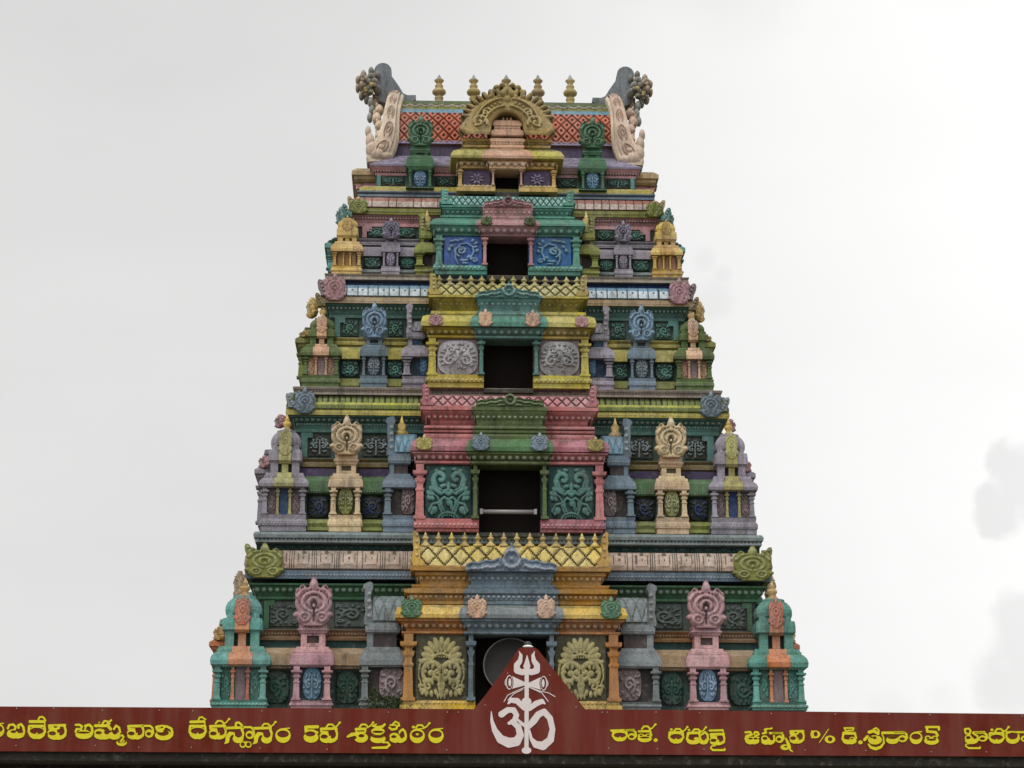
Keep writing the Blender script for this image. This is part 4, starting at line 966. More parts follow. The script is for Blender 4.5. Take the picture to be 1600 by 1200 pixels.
# gable ends: horseshoe plates closing the barrel
for sg in (-1,1):
    yb_=lambda a:arc(a)[0]
    g=MB(sg); rs=[]; NB=44
    vref=[(256,609,574),(250,612,572),(242,616,573),(232,620,577),(220,623,585),(205,624,593),(190,624,597),(175,625,600),(162,628,603),(150,632,606)]
    def xi(a,col):
        v=proj(-3.2,*arc(a,.1))[1] if a<=math.pi/2 else None
        return v
    prof=[]
    for i in range(NB+1):
        a=-.42+(math.pi+.84)*i/NB; am=a if a<math.pi/2 else math.pi-a
        if am<0: y=YC-(hd+.10)-(-am)*.0; z=zr0+am*1.15
        else: y,z=arc(am,.10)
        if a>math.pi/2: y=2*YC-y
        v=proj(-3.2,(y if a<=math.pi/2 else 2*YC-y),z)[1]
        v=max(150,min(256,v)); 
        for q in range(len(vref)-1):
            if vref[q][0]>=v>=vref[q+1][0]: break
        t=(vref[q][0]-v)/(vref[q][0]-vref[q+1][0]); uR=vref[q][1]+(vref[q+1][1]-vref[q][1])*t; uL=vref[q][2]+(vref[q+1][2]-vref[q][2])*t
        yy=y if a<=math.pi/2 else 2*YC-y
        xR=X(uR,v,yy); xL=X(uL,v,yy)
        # normal direction
        ny,nz=(-math.cos(max(a,0) if a<math.pi/2 else min(a,math.pi)),math.sin(min(max(a,0),math.pi)))
        prof.append((xL,xR,y,z,ny,nz))
    for (xL,xR,y,z,ny,nz) in prof:
        th=.12; inn=-.45
        rs.append([(xR,y+ny*inn,z+nz*inn),(xR,y+ny*th*.6,z+nz*th*.6),(xR-.05,y+ny*th,z+nz*th),(xR-.07,y+ny*th*.7,z+nz*th*.7),((xL+xR)/2,y+ny*th*1.2,z+nz*th*1.2),(xL+.05,y+ny*th,z+nz*th),(xL,y+ny*th*.4,z+nz*th*.4),(xL,y+ny*inn,z+nz*inn)])
    n=8; vs=[p for r in rs for p in r]; fs=[]; ms=[]
    b0=len(g.f)
    for kk in range(len(rs)-1):
        for i in range(n):
            j=(i+1)%n; fs.append([kk*n+i,(kk+1)*n+i,(kk+1)*n+j,kk*n+j])
    fs.append(list(range(n))); fs.append([(len(rs)-1)*n+i for i in range(n-1,-1,-1)])
    g.add(vs,fs)
    M=[paint((236,206,176),.5),paint((244,224,200),.4),paint((170,140,110),.6)]
    ge=g.build('roof_gable_end',M,tower)
    # carved scrolls on the rim
    mo=Motif(26,150,1,7,k=1.0)
    for i in range(6):
        cy=-5.6+i*2.05
        mo.st([(.62*math.cos(R(t)),cy+.78*math.sin(R(t))) for t in range(-60,250,15)],.11)
        mo.st([(.28*math.cos(R(t)),cy+.36*math.sin(R(t))) for t in range(-60,250,20)],.10)
    rel=MB(sg); h=np.clip(mo.h,0,1); nj,ni=h.shape
    def pl(i,j,q):
        t=j/(nj-1)*(NB*.54)+1; a=int(t); f=t-a; A=prof[a];B=prof[min(a+1,NB)]
        L=[A[w]*(1-f)+B[w]*f for w in range(6)]; s=.16+.62*i/(ni-1)
        bul=.12+.024*math.sin(math.pi*s)+.012+max(q,0)*.045
        return (L[0]+(L[1]-L[0])*s,L[2]+L[4]*bul,L[3]+L[5]*bul)
    rel.march(np.ones_like(h),h,np.where(h>.2,1,0),pl); rel.build('rim_carving',[M[0],paint((196,160,128),.6)],ge)
    # volute at the foot
    vo=MB(sg); yv=YC-(hd+.22)
    def pu(u,v,y=None):
        y=yv if y is None else y; return hit(u,v,y)
    for (u,v,rx,rz,ry) in ((590,240,16,13,.2),(581,232,10,16,.18),(578,218,7,14,.14),(575,203,5,10,.10),(602,243,12,9,.18),(596,230,9,8,.2)):
        x,z=pu(u,v); s=MPP[4]; vo.blob((x,yv+.1,z),(rx*s,ry,rz*s),0,10,7)
    vo.build('foot_volute',M,ge)
    fl=MB(sg)
    # flame leaves up the outer edge
    rnd=random.Random(5)
    for (u,v,lu,lv) in ((588,212,4,9),(590,197,6,9),(586,185,6,10),(590,172,6,9),(585,160,6,11),(590,150,7,10),(594,140,7,12),(600,135,5,16),(606,140,4,12)):
        a=aof(max(v-2,162)); y=arc(a,.1)[0]; x,z=hit(u+2.5,v,y); s=MPP[4]
        fl.blob((x,y+.05,z),(lu*s*1.25,.18,lv*s*1.15),0,7,6); fl.blob((x-lu*s*.6,y-.05,z-lv*s*.3),(lu*s*.6,.12,lv*s*.6),0,6,5)
        fl.blob((x-lu*s*.7,y,z+lv*s*.9),(lu*s*.35,.08,lv*s*.5),0,6,5)
    fl.build('flame_leaf_edge',[paint((232,198,164),.6)],ge)
    ka=MB(sg)
    for (u,v,r) in ((573,131,10),(567,125,7),(580,124,8),(568,138,8),(577,142,8),(585,132,8),(590,142,7),(572,148,6)):
        x,z=hit(u,v,YC-.2); ka.blob((x,YC-.25,z),(r*MPP[4],.26,r*MPP[4]),rnd.choice((0,2)),8,6)
    for i in range(38):
        t=rnd.uniform(0,6.28); rr=rnd.uniform(.3,1); u=574+12*rr*math.cos(t); v=134+15*rr*math.sin(t); y=YC-.42+rnd.uniform(-.12,.12); x,z=hit(u,v,y); r=rnd.uniform(2.0,4.2)*MPP[4]
        ka.blob((x,y,z),(r,r*.9,r*rnd.uniform(.8,1.5)),rnd.choice((0,0,1,2,3)),7,5)
    for (u,v,w_) in ((580,112,5),(568,117,5),(560,126,5),(559,138,4),(565,150,5),(573,156,5),(590,118,5)):
        x,z=hit(u,v,YC-.2); ka.blob((x,YC-.2,z),(w_*MPP[4],.16,7.5*MPP[4]),rnd.choice((0,2)),7,6)
    for (u,v) in ((579,160),(581,172),(578,184)):
        x,z=hit(u,v,YC-.3); ka.blob((x,YC-.3,z),(5*MPP[4],.14,9*MPP[4]),3,6,5)
    ka.build('gable_face_cluster',[paint((142,138,128),.6),paint((190,160,80),.6),paint((184,160,138),.6),paint((160,166,158),.6)],ge)
    gf=MB(sg); o=[]
    for (u,v) in ((650,160),(650,153),(636,153),(630,150),(624,140),(617,130),(611,122)): o.append(hit(u,v,YC))
    cx,cz=hit(598.5,115.5,YC); r=HW(13.5,116,YC)
    for t in range(-15,200,18): o.append((cx+r*math.cos(R(t)),cz+r*math.sin(R(t))))
    for (u,v) in ((588,140),(592,162),(620,170)): o.append(hit(u,v,YC))
    gf.extrude(o,YC-.18,YC+.35); gf.build('gable_back_plate',[paint((128,138,146),.8)],ge)
# big golden arched gable over the centre
yk_=YK[4]-.16; ARC_Z0=Z(218,yk_,790); s=HW(1,190,yk_)
def big_gable():
    m=Motif(190,130,80,50,k=1.0)   # px units, y from -50..50 -> 0..100 px above v=218
    def q(L): return [(x,y-50) for x,y in L]
    for i in range(9):
        a=12+i*9.0+ (i*.3); rx,ry=64,52; x=rx*math.cos(R(a)); y=20+ry*math.sin(R(a)); ang=math.degrees(math.atan2(y-12,x))
        m.dot(x*.98,y-50,11,4.3,ang,True)
    m.st(q([(58*math.cos(R(a)),14+44*math.sin(R(a))) for a in range(-12,86,7)]),12,8.5,True)
    m.st(q([(40*math.cos(R(a)),14+35*math.sin(R(a))) for a in range(-8,90,7)]),12,9,True); m.st(q([(31*math.cos(R(a)),14+28*math.sin(R(a))) for a in range(-20,90,8)]),8,7,True); m.st(q([(32,4),(56,4)]),10,9,True)
    m.st(q([(50,8),(60,4),(68,10),(66,18)]),9,5,True); m.st(q([(38,3),(52,2)]),9,9,True)
    for (x,y,rx,ry,an) in ((0,46,8,7,0),(11,52,7,6,30),(19,60,6,6,0),(23,72,5,7,20),(16,80,6,5,30),(7,70,6,8,0),(0,76,6,8,0),(8,84,5,5,0),(0,60,8,9,0),(26,64,5,5,0),(13,64,5,5,0),(20,50,6,4,0)):
        m.dot(x,y-50,rx,ry,an,True)
    F=np.minimum(m.h-.02,1.0)
    # opening
    xo=m.X/24.5; yo=(m.Y+50-14)/24.0
    F=np.where((xo**2+np.clip(yo,-10,10)**2<1)|((abs(m.X)<24.5+ (14-(m.Y+50))*.25)&(m.Y+50<14)),-.1,F)
    H=np.sqrt(np.clip(m.h,0,1))
    t=Motif(190,130,80,50,k=1.0); 
    t.st(q(spiral(44,20,13,200,1.3,-1)),2.2,1.6,True); t.st(q(spiral(33,36,8,180,1.2,-1)),2,1.5,True)
    t.st(q([(36*math.cos(R(a)),14+33*math.sin(R(a))) for a in range(10,84,8)]),1.8,1.8,True); t.st(q([(50*math.cos(R(a)),14+46*math.sin(R(a))) for a in range(0,84,8)]),1.6,1.6,True)
    for a in range(10,80,9): t.dot(43*math.cos(R(a)),14+39*math.sin(R(a))-50,2.2,sym=True)
    th=np.sqrt(np.clip(t.h,0,1)); H=H*.75+th*.3; M=np.where((th>.35),1,0); M=np.where(H<.35,2,M)
    b=MB(); nj,ni=F.shape
    b.march(F,H,M,lambda i,j,qq:((-80+160*i/(ni-1))*s,yk_-(.16+qq*.22 if qq>=0 else -.12)+.0,ARC_Z0+(100*j/(nj-1))*s*1.0),t=1)
    g=b.build('arched_gable',[paint((190,158,84),.8),paint((220,194,120),.5),paint((92,74,44),.8)],tower)
    n=MB(); n.box(-30*s,30*s,yk_+.05,yk_+.6,ARC_Z0,ARC_Z0+44*s); n.build('gable_recess',[paint((92,108,148))],g)
    p=MB(); rows=[(0,24),(1.5,27),(8,27),(10,24),(12,21),(13,22),(16,21),(18,24),(23,23),(27,20),(29,13)]
    p.rings([p.rect(0,yk_-.02,w*s*.95,.22*w/27,ARC_Z0+v*s) for v,w in rows]); p.beads(-21*s,21*s,yk_-.20,ARC_Z0+14.5*s,.018,2.6); p.build('stepped_finial_block',P2('peach'),g)
    for x in (-6,0,6): p=MB(); p.blob((x*s,yk_-.1,ARC_Z0+31*s),(2*s,.05,3.5*s)); p.build('bud',P2('peach'),g)
big_gable()
# stone foot of the tower, down to the ground
ft=MB(); zt=Z(1124,-.5); hx=HW(430,1106,.3)
ft.rings([ft.rect(0,YC,hx+.9,YC+.6,0),ft.rect(0,YC,hx+.9,YC+.6,.5),ft.rect(0,YC,hx+.6,YC+.3,.6),ft.rect(0,YC,hx+.6,YC+.3,1.3),ft.rect(0,YC,hx+.35,YC+.05,1.4),ft.rect(0,YC,hx+.35,YC+.05,zt-.9),ft.rect(0,YC,hx+.7,YC+.4,zt-.75),ft.rect(0,YC,hx+.75,YC+.45,zt-.4),ft.rect(0,YC,hx+.55,YC+.45,zt-.35),ft.rect(0,YC,hx+.55,YC+.45,zt+.02)])
fo=ft.build('stone_base',[paint((150,138,118))],tower)
dq=MB(); dq.box(-1.5,1.5,-.75,.2,0,4.6); dq.build('gateway_opening_shade',[VOID],fo)  # solid box, the passage's shade put into its black colour
for sg in (-1,1):
    for x in (2.2,3.4,4.6,5.8): column(sg,-x,-.14,1.4,zt-.9,.22,[paint((160,148,126))],fo,name='pilaster')
# =====================================================================================
# gateway, sign board, ground
# =====================================================================================
SA=R(1.7); SD=Vector((math.cos(SA),math.sin(SA),0)); SN=Vector((math.sin(SA),-math.cos(SA),0)); SP=Vector((0,-15.0,0))
def hs(u,v,off=0.0):
    d=dirv(u,v); P0=SP+SN*off; t=(P0-CAM).dot(SN)/d.dot(SN); return CAM+d*t
board=tag(empty('sign_board',tuple(hs(800,1178))),'long dark red sign board with yellow lettering and a peaked middle with white om emblem','sign board')
def sbuild(mb,name,mats,par=board):
    o=mb.build(name,mats,par); o.location=-Vector(board.location); return o
def flat_mat(name,rgb,rough,noise=.25,spec=.4,scale=3,stain=None):
    m=bpy.data.materials.new(name); m.use_nodes=True; n=m.node_tree.nodes; l=m.node_tree.links; p=n['Principled BSDF']; p.inputs['Roughness'].default_value=rough; p.inputs['Specular IOR Level'].default_value=spec
    g=n.new('ShaderNodeNewGeometry'); q=n.new('ShaderNodeTexNoise'); q.inputs['Scale'].default_value=scale; q.inputs['Detail'].default_value=6; q.inputs['Roughness'].default_value=.65; l.new(g.outputs['Position'],q.inputs[0])
    r=n.new('ShaderNodeMapRange'); l.new(q.outputs['Fac'],r.inputs[0]); r.inputs[1].default_value=.3; r.inputs[2].default_value=.7; r.inputs[3].default_value=1-noise; r.inputs[4].default_value=1+noise
    c=lin0(rgb); cc=n.new('ShaderNodeVectorMath'); cc.operation='SCALE'; cc.inputs[0].default_value=c; l.new(r.outputs[0],cc.inputs['Scale'])
    last=cc.outputs[0]
    if stain:
        q2=n.new('ShaderNodeTexNoise'); q2.inputs['Scale'].default_value=1.3; q2.inputs['Detail'].default_value=4; l.new(g.outputs['Position'],q2.inputs[0])
        r2=n.new('ShaderNodeMapRange'); l.new(q2.outputs['Fac'],r2.inputs[0]); r2.inputs[1].default_value=.42; r2.inputs[2].default_value=.62
        mx_=n.new('ShaderNodeMix'); mx_.data_type='RGBA'; l.new(r2.outputs[0],mx_.inputs['Factor']); l.new(last,mx_.inputs['A']); mx_.inputs['B'].default_value=(*lin0(stain),1); last=mx_.outputs['Result']
    l.new(last,p.inputs['Base Color']); return m
def streaks(m):
    n=m.node_tree.nodes; l=m.node_tree.links; p=n['Principled BSDF']; src=p.inputs['Base Color'].links[0].from_socket
    g=n.new('ShaderNodeNewGeometry'); mp_=n.new('ShaderNodeMapping'); mp_.inputs['Scale'].default_value=(2.2,2.2,.25); l.new(g.outputs['Position'],mp_.inputs[0])
    q=n.new('ShaderNodeTexNoise'); q.inputs['Scale'].default_value=2.5; q.inputs['Detail'].default_value=6; l.new(mp_.outputs[0],q.inputs[0])
    r=n.new('ShaderNodeMapRange'); l.new(q.outputs['Fac'],r.inputs[0]); r.inputs[1].default_value=.44; r.inputs[2].default_value=.72; r.inputs[3].default_value=0; r.inputs[4].default_value=.42
    x=n.new('ShaderNodeMix'); x.data_type='RGBA'; l.new(r.outputs[0],x.inputs['Factor']); l.new(src,x.inputs['A']); x.inputs['B'].default_value=(*lin0((122,78,66)),1); l.new(x.outputs['Result'],p.inputs['Base Color']); return m
RED=flat_mat('sign_red',(98,33,19),.62,.2,.12,8,(104,44,37)); streaks(RED); YEL=flat_mat('sign_yellow',(212,200,44),.6,.12,.15,20); OLV=flat_mat('sign_olive',(96,74,14),.7,.2,.1,12); WHT=flat_mat('sign_white',(214,204,202),.6,.06,.15,9); METAL=flat_mat('grey_metal',(150,150,150),.4,.1,.5)
OUT=[(-140,1174-1),(1740,1183),(1740,1117),(914.3,1108),(896,1084.5),(866.7,1047.8),(841,1015.5),(836,1012),(813,1012),(809.5,1015),(784,1051.5),(757,1088),(740,1108),(-140,1103)]
b=MB(); fr=[hs(u,v) for u,v in OUT]; bk=[p-SN*.05 for p in fr]; n=len(fr)
b.add([tuple(p) for p in fr+bk],[list(range(n)),list(range(2*n-1,n-1,-1))]+[[i,n+i,n+(i+1)%n,(i+1)%n] for i in range(n)]); sbuild(b,'panel',[RED])
# rivets
for u,v in [(26,1107),(84,1107),(160,1110),(249,1110),(301,1111),(409,1111),(515,1112),(607,1113),(699,1113),(716,1113),(941,1113),(949,1113),(1025,1113),(1093,1114),(1205,1115),(1305,1116),(1389,1116),(1453,1117),(1597,1119),(25,1165),(149,1165),(217,1168),(299,1168),(406,1169),(511,1171),(698,1172),(951,1169),(1027,1170),(1100,1171),(1258,1172),(1353,1173),(1455,1175),(1541,1175),(793,1052),(859,1055),(758,1102),(900,1105)]:
    b=MB(); p=hs(u,v); q=.009
    b.blob((p.x,p.y-.004,p.z),(q,q*.7,q),0,7,4); sbuild(b,'rivet',[METAL])
class Gl:
    """union and difference of strokes and ellipses, in photograph-pixel units of the board"""
    def __init__(s,x0,y0,x1,y1,st=.5):
        s.x=np.arange(x0,x1+st,st); s.y=np.arange(y0,y1+st,st); s.X,s.Y=np.meshgrid(s.x,s.y); s.F=np.full(s.X.shape,-9.0); s.st=st
    def E(s,cx,cy,rx,ry): s.F=np.maximum(s.F,(1-np.sqrt(((s.X-cx)/rx)**2+((s.Y-cy)/ry)**2))*min(rx,ry))
    def H(s,cx,cy,rx,ry): s.F=np.minimum(s.F,-(1-np.sqrt(((s.X-cx)/rx)**2+((s.Y-cy)/ry)**2))*min(rx,ry))
    def S_(s,p,r):
        rs=r if isinstance(r,(list,tuple)) else [r]*len(p)
        for k in range(len(p)-1):
            (x0,y0),(x1,y1)=p[k],p[k+1]; dx,dy=x1-x0,y1-y0; L=dx*dx+dy*dy+1e-9
            t=np.clip(((s.X-x0)*dx+(s.Y-y0)*dy)/L,0,1); d=np.sqrt((s.X-x0-t*dx)**2+(s.Y-y0-t*dy)**2)
            s.F=np.maximum(s.F,rs[k]*(1-t)+rs[k+1]*t-d)
    def out(s,name,mat,off,grow=0,thick=.004):
        F=s.F+grow-(.32 if name!='emblem' else 0); F[0,:]=-1;F[-1,:]=-1;F[:,0]=-1;F[:,-1]=-1
        b=MB(); x0,y0,st=s.x[0],s.y[0],s.st
        b.march(F[::-1,:],np.zeros_like(F),None,lambda i,j,q:tuple(hs(x0+i*st,s.y[-1]-j*st,off+(0 if q>=0 else q))),t=thick,smooth=False)
        return sbuild(b,name,[mat])
def glyph(bb,ops):
    """ops in a 0..100 box mapped to bb=(x0,y0,x1,y1)"""
    x0,y0,x1,y1=bb; sx=(x1-x0)/100; sy=(y1-y0)/100
    g=Gl(x0-14,y0-20,x1+14,y1+20,.5)
    for o in ops:
        if o[0]=='E': g.E(x0+o[1]*sx,y0+o[2]*sy,o[3]*sx,o[4]*sy)
        elif o[0]=='H': g.H(x0+o[1]*sx,y0+o[2]*sy,o[3]*sx,o[4]*sy)
        elif o[0]=='S': g.S_([(x0+a*sx,y0+c*sy) for a,c in o[1]],o[2])
        elif o[0]=='e': g.E(*o[1:])
        elif o[0]=='h': g.H(*o[1:])
        elif o[0]=='s': g.S_(o[1],o[2])
    g.out('letter_outline',OLV,.003,.85,.002); return g.out('letter',YEL,.008)
NOTCH=[('H',50,106,13,9)]
RING=[('E',50,50,50,50),('H',50,40,35,22),('S',[(62,3),(92,1)],1.2)]
THA=RING+[('E',50,40,12,8)]
DA=[('E',50,56,50,44),('S',[(8,10),(92,10)],2.3),('S',[(6,12),(3,50)],2.2),('S',[(94,12),(97,50)],2.2),('H',50,43,38,20),('E',50,64,7,12)]+NOTCH
VA=[('E',50,72,49,28),('S',[(10,8),(94,5)],2.4),('S',[(10,10),(10,25),(45,28)],1.8),('E',29,52,29,26),('S',[(92,8),(98,40),(95,70)],2.2),('H',27,57,18,12),('H',73,43,19,25),('E',60,58,6,8)]+NOTCH
NA=[('S',[(6,8),(90,5)],2.4),('S',[(88,8),(96,40),(92,65)],2.3),('E',70,72,29,28),('S',[(2,100),(14,88),(16,60),(28,42),(46,40),(54,52)],[1.4,3.2,3.8,3.4,2.2,1.8]),('H',72,44,18,20)]
TICK=lambda x,y:[('s',[(x,y+5),(x+3,y+1),(x+9,y+1),(x+13,y+5)],1.7),('s',[(x+12,y+6),(x+17,y+3),(x+20,y-1)],1.4),('e',x+21,y-2,2.3,2.0)]
AA=[('E',62,66,38,34),('H',58,68,18,13),('S',[(0,6),(70,6),(92,25),(97,60)],1.9)]
BA=[('E',50,74,50,26),('S',[(6,30),(14,8),(36,4),(50,20),(44,40),(12,50),(6,66)],2.0),('S',[(66,26),(64,10),(80,2),(92,20),(97,50),(93,70)],2.1),('H',38,52,14,8),('H',74,52,16,9),('E',56,56,5,8)]+NOTCH
glyph((-14,1130,7,1152.5),RING); glyph((10.5,1131,38.5,1154.5),BA)
glyph((44,1132,71,1155.5),DA+[('s',[(47,1127.5),(68,1127.5)],2.6),('s',[(70,1126),(70,1133)],1.3),('s',[(60,1124),(62,1120.5),(66,1120),(69,1122),(71,1126)],1.7)])
glyph((74,1132,103,1156.5),VA+[('E',40,22,32,14),('H',44,16,8,4)])
glyph((117,1131.5,145,1155),[('E',50,70,49,30),('S',[(5,5),(25,4),(40,14),(34,34),(10,32),(4,50)],2.0),('S',[(58,12),(80,4),(95,20),(97,45),(94,65)],2.3),('H',48,56,30,6),('S',[(32,44),(70,44)],1.2),('S',[(60,22),(56,38)],1.6)])
glyph((146.5,1132,189,1156),[('E',34,72,34,28),('E',76,72,24,28),('S',[(6,8),(52,8),(62,30)],2.6),('E',22,50,22,24),('H',18,54,10,9),('H',48,50,9,14),('H',78,44,10,20),('S',[(74,30),(82,8),(93,20),(97,50)],2.0),('H',34,105,7,7),('H',60,104,6,8),('s',[(160,1131),(163,1126.5),(168,1127),(171,1131)],1.8),('e',155,1129,1.6,1.6),('s',[(168,1130),(173,1126)],1.8),('e',173.5,1125.5,2.2,2)])
glyph((181,1148,199,1166),[('E',50,68,48,32),('H',52,56,36,16),('E',55,56,24,16),('H',55,54,10,6),('S',[(38,12),(55,4),(68,18),(58,36),(50,50)],1.7)])
glyph((198,1133,224.5,1156),VA); glyph((222,1133,240,1153),AA)
glyph((241.5,1133.5,270,1157),[('E',50,66,50,34),('S',[(10,10),(40,4),(70,8),(92,22),(97,45),(95,66)],2.2),('S',[(10,12),(14,28),(46,30),(50,14)],2.2),('E',30,32,22,16),('H',46,50,30,18),('E',34,38,18,10),('H',42,12,5,4)])
glyph((295.5,1132,322,1155.5),DA+[('s',[(298,1128),(319,1127.5)],2.4),('s',[(320,1127),(320,1133)],1.3),('s',[(310,1125),(312,1121),(316,1120.5),(319,1123),(321,1124)],1.6)])
glyph((326,1133,353,1156),VA+TICK(337,1125.5))
glyph((351,1135.5,381,1161.5),NA+[('s',[(368,1135),(369,1129.5),(373,1129),(377,1132),(380,1138)],2.0)]); glyph((379,1135,397.5,1155),AA)
glyph((374,1158,393.5,1169),[('E',27,50,27,48),('E',73,50,27,48),('S',[(20,14),(80,14)],1.2),('H',27,46,15,26),('H',73,46,15,26)])
glyph((395.5,1136,425.5,1162),NA+TICK(409.5,1130)); glyph((430,1137.5,454.5,1161),RING)
glyph((474,1134,498,1160.5),[('E',50,68,50,33),('S',[(16,8),(92,6)],2.8),('S',[(16,10),(18,36)],2.6),('S',[(20,30),(60,28),(90,40)],2.2),('H',46,48,30,14)])
glyph((499,1137,527,1161.5),VA+TICK(510,1131))
glyph((543,1137,576,1160.5),[('E',64,66,34,35),('S',[(0,60),(20,46),(40,40)],[1.8,3.2,2.4]),('S',[(40,10),(84,8)],2.4),('S',[(40,10),(42,32),(84,30),(86,12)],1.5),('H',66,54,13,10),('H',34,66,8,10)]+TICK(562,1131))
glyph((578,1138,603,1161),[('E',50,72,50,30),('E',50,20,44,26),('H',50,24,30,7),('H',50,56,32,9),('s',[(583,1134),(590,1136.5),(598,1135),(601,1132)],2.2),('s',[(583,1133),(588,1131.5)],1.3),('s',[(598,1160),(606,1160),(609,1164),(604,1168),(582,1168.5)],[1.6,1.6,1.8,2.4,1.8])])
glyph((608,1138.5,635,1161),[('E',50,74,49,28),('E',30,52,29,24),('H',27,56,14,9),('S',[(62,20),(80,4),(92,22),(97,50),(94,74)],2.0),('S',[(60,22),(66,46)],1.8),('H',74,46,12,20),('s',[(608.5,1137),(612,1140),(619,1139),(621,1134)],2.0),('s',[(610,1133),(618,1133)],1.6),('s',[(614,1131),(618,1127.5),(623,1130),(624,1134)],1.6)]+NOTCH)
glyph((640,1138,664,1161.5),THA+[('e',646,1136,3,2.4)]+TICK(650,1132)); glyph((669,1138,693.5,1161.5),RING)
glyph((957,1141,980,1159),DA+[('s',[(955,1141.5),(990,1140.5)],1.9)]); glyph((976,1140,994.5,1156.5),AA)
TA=[('E',50,70,50,30),('S',[(12,14),(86,12)],2.0),('S',[(88,14),(94,46)],2.0),('E',26,48,24,18),('E',74,48,22,18),('H',26,44,8,5),('H',74,44,8,5),('H',50,62,26,6)]
glyph((995.5,1140,1019,1160),TA+TICK(1003,1134)); g=Gl(1018,1150,1031,1163); g.E(1024.5,1156.5,3.4,3.2); g.out('full_stop',YEL,.008)
glyph((1045,1142.5,1068,1162.5),DA+[('e',1049,1140,2.6,2.2)]+TICK(1053,1138))
glyph((1072.5,1143,1107,1163.5),[('E',32,72,32,28),('E',78,74,22,26),('S',[(8,12),(56,10)],2.4),('S',[(8,12),(3,60)],2.2),('S',[(58,12),(62,50)],2.0),('H',30,46,20,20),('E',46,54,14,12),('S',[(70,24),(84,4),(96,24),(98,60)],2.0),('H',78,46,10,20),('H',34,106,8,8),('e',1076.5,1140.5,2.4,2)]+TICK(1082,1138.5))
glyph((1108.5,1146,1132,1165),VA+[('s',[(1109,1141.5),(1129,1141)],1.9),('s',[(1130,1141),(1130.5,1147)],1.2),('s',[(1118,1165),(1112,1165.5),(1110.5,1169),(1114,1172),(1132,1172)],[1.3,1.3,1.6,1.9,1.9]),('e',1132.5,1171,1.6,3)])
glyph((1164,1143,1187,1163.5),[('E',50,72,50,29),('S',[(4,6),(36,4),(46,24),(10,34),(4,58)],2.0),('S',[(62,20),(68,4),(88,6),(94,22),(70,34)],1.8),('S',[(10,46),(92,46)],1.6),('H',38,54,13,6),('H',72,54,12,6)]+NOTCH)
glyph((1189,1148,1211,1164),[('E',50,66,50,36),('E',27,40,27,36),('H',28,36,15,13),('H',76,28,14,26),('S',[(92,10),(97,60)],1.8),('s',[(1192,1146),(1197,1145),(1195,1140),(1199,1139)],1.9),('s',[(1196,1139),(1202,1138.5),(1204,1139)],1.4),('e',1205.5,1138,2.1,1.8),('s',[(1203,1145.5),(1222,1145.5)],2.0)]+NOTCH)
glyph((1206,1145,1225,1161),[('E',64,62,35,38),('H',58,64,16,14),('S',[(6,4),(74,4),(94,24),(97,60)],1.8)])
glyph((1219,1153,1240,1175),[('S',[(42,4),(56,34),(72,60),(72,82),(92,98)],[1.6,2.6,2.0,1.6,1.2]),('E',36,66,36,22),('H',42,62,9,5)])
glyph((1233,1141.5,1256,1162.5),VA+[('E',40,20,30,13),('H',44,14,8,4)])
g=Gl(1262,1136,1310,1166); g.S_([(1269,1143),(1269,1152)],2.0); g.E(1274,1147.5,8.2,6.4); g.H(1274.5,1147,2.6,3.4); g.S_([(1280.5,1160),(1294.5,1139.5)],1.0); g.E(1296.8,1155.3,8.7,6.3); g.H(1297,1155,3.2,3.0); g.out('letter',YEL,.008)
glyph((1316,1143,1339,1163.5),[('E',50,72,50,28),('S',[(10,12),(84,14)],2.6),('S',[(8,12),(2,60)],2.0),('S',[(86,12),(94,50)],2.0),('H',38,44,26,17),('E',68,54,20,14),('H',66,54,8,4),('s',[(1319,1137.5),(1334,1137.5),(1333,1141),(1321,1142),(1320,1138)],1.5)]+NOTCH)
g=Gl(1338,1153,1352,1167); g.E(1344.5,1160,3.8,3.4); g.out('full_stop',YEL,.008)
glyph((1352,1148,1379,1163),[('E',56,54,42,50),('H',36,26,6,8),('H',54,32,10,14),('S',[(-4,52),(12,20)],2.6),('s',[(1358,1144),(1365,1142),(1372,1146)],2.8),('s',[(1365,1139.5),(1369,1137.5),(1373,1141),(1373,1147)],1.6),('s',[(1357,1163),(1361,1168),(1368.5,1170),(1376,1167.5),(1381,1161),(1380.5,1152),(1378,1147)],[1.6,2.4,2.8,2.4,1.8,1.4,1.2])])
glyph((1384,1147.5,1405,1162.5),[('E',50,58,50,44),('H',50,34,30,13),('s',[(1379,1145),(1412,1145)],2.3)]); glyph((1398,1143,1418,1160),AA)
glyph((1421,1143,1441.5,1163),RING)
glyph((1443.5,1147,1467.5,1164),[('E',50,62,50,38),('E',26,32,22,20),('E',72,32,20,20),('H',26,34,9,7),('H',72,34,9,7),('H',50,52,26,8),('s',[(1447,1136),(1467,1136),(1467,1140)],2.1),('s',[(1448,1137),(1449,1143),(1462,1144),(1465,1149)],2.3)])
glyph((1507,1147,1529,1162.5),[('E',50,66,49,36),('E',28,40,28,36),('H',27,36,15,14),('H',74,24,13,24),('S',[(60,-10),(92,20),(98,60)],1.8),('s',[(1508,1139),(1514,1138.5),(1516.5,1142),(1515,1147),(1509,1146),(1507.5,1141)],1.8),('s',[(1521,1144.5),(1538,1144)],2.0),('s',[(1514,1162),(1509,1163),(1509,1166),(1514,1169),(1531,1169)],[1.2,1.2,1.4,1.7,1.7]),('e',1531.5,1168,1.3,2.6)])
glyph((1524,1144,1543,1159),AA); glyph((1545.5,1144,1569,1162.5),DA+[('e',1550,1140.5,2.8,2.4)]+TICK(1555,1138))
glyph((1571.5,1143,1593,1162.5),[('E',50,62,50,38),('S',[(6,6),(70,6)],2.1),('S',[(6,8),(4,50)],1.8),('S',[(92,24),(97,60)],1.6),('H',50,36,34,26)]); glyph((1588,1143,1614,1160),AA)
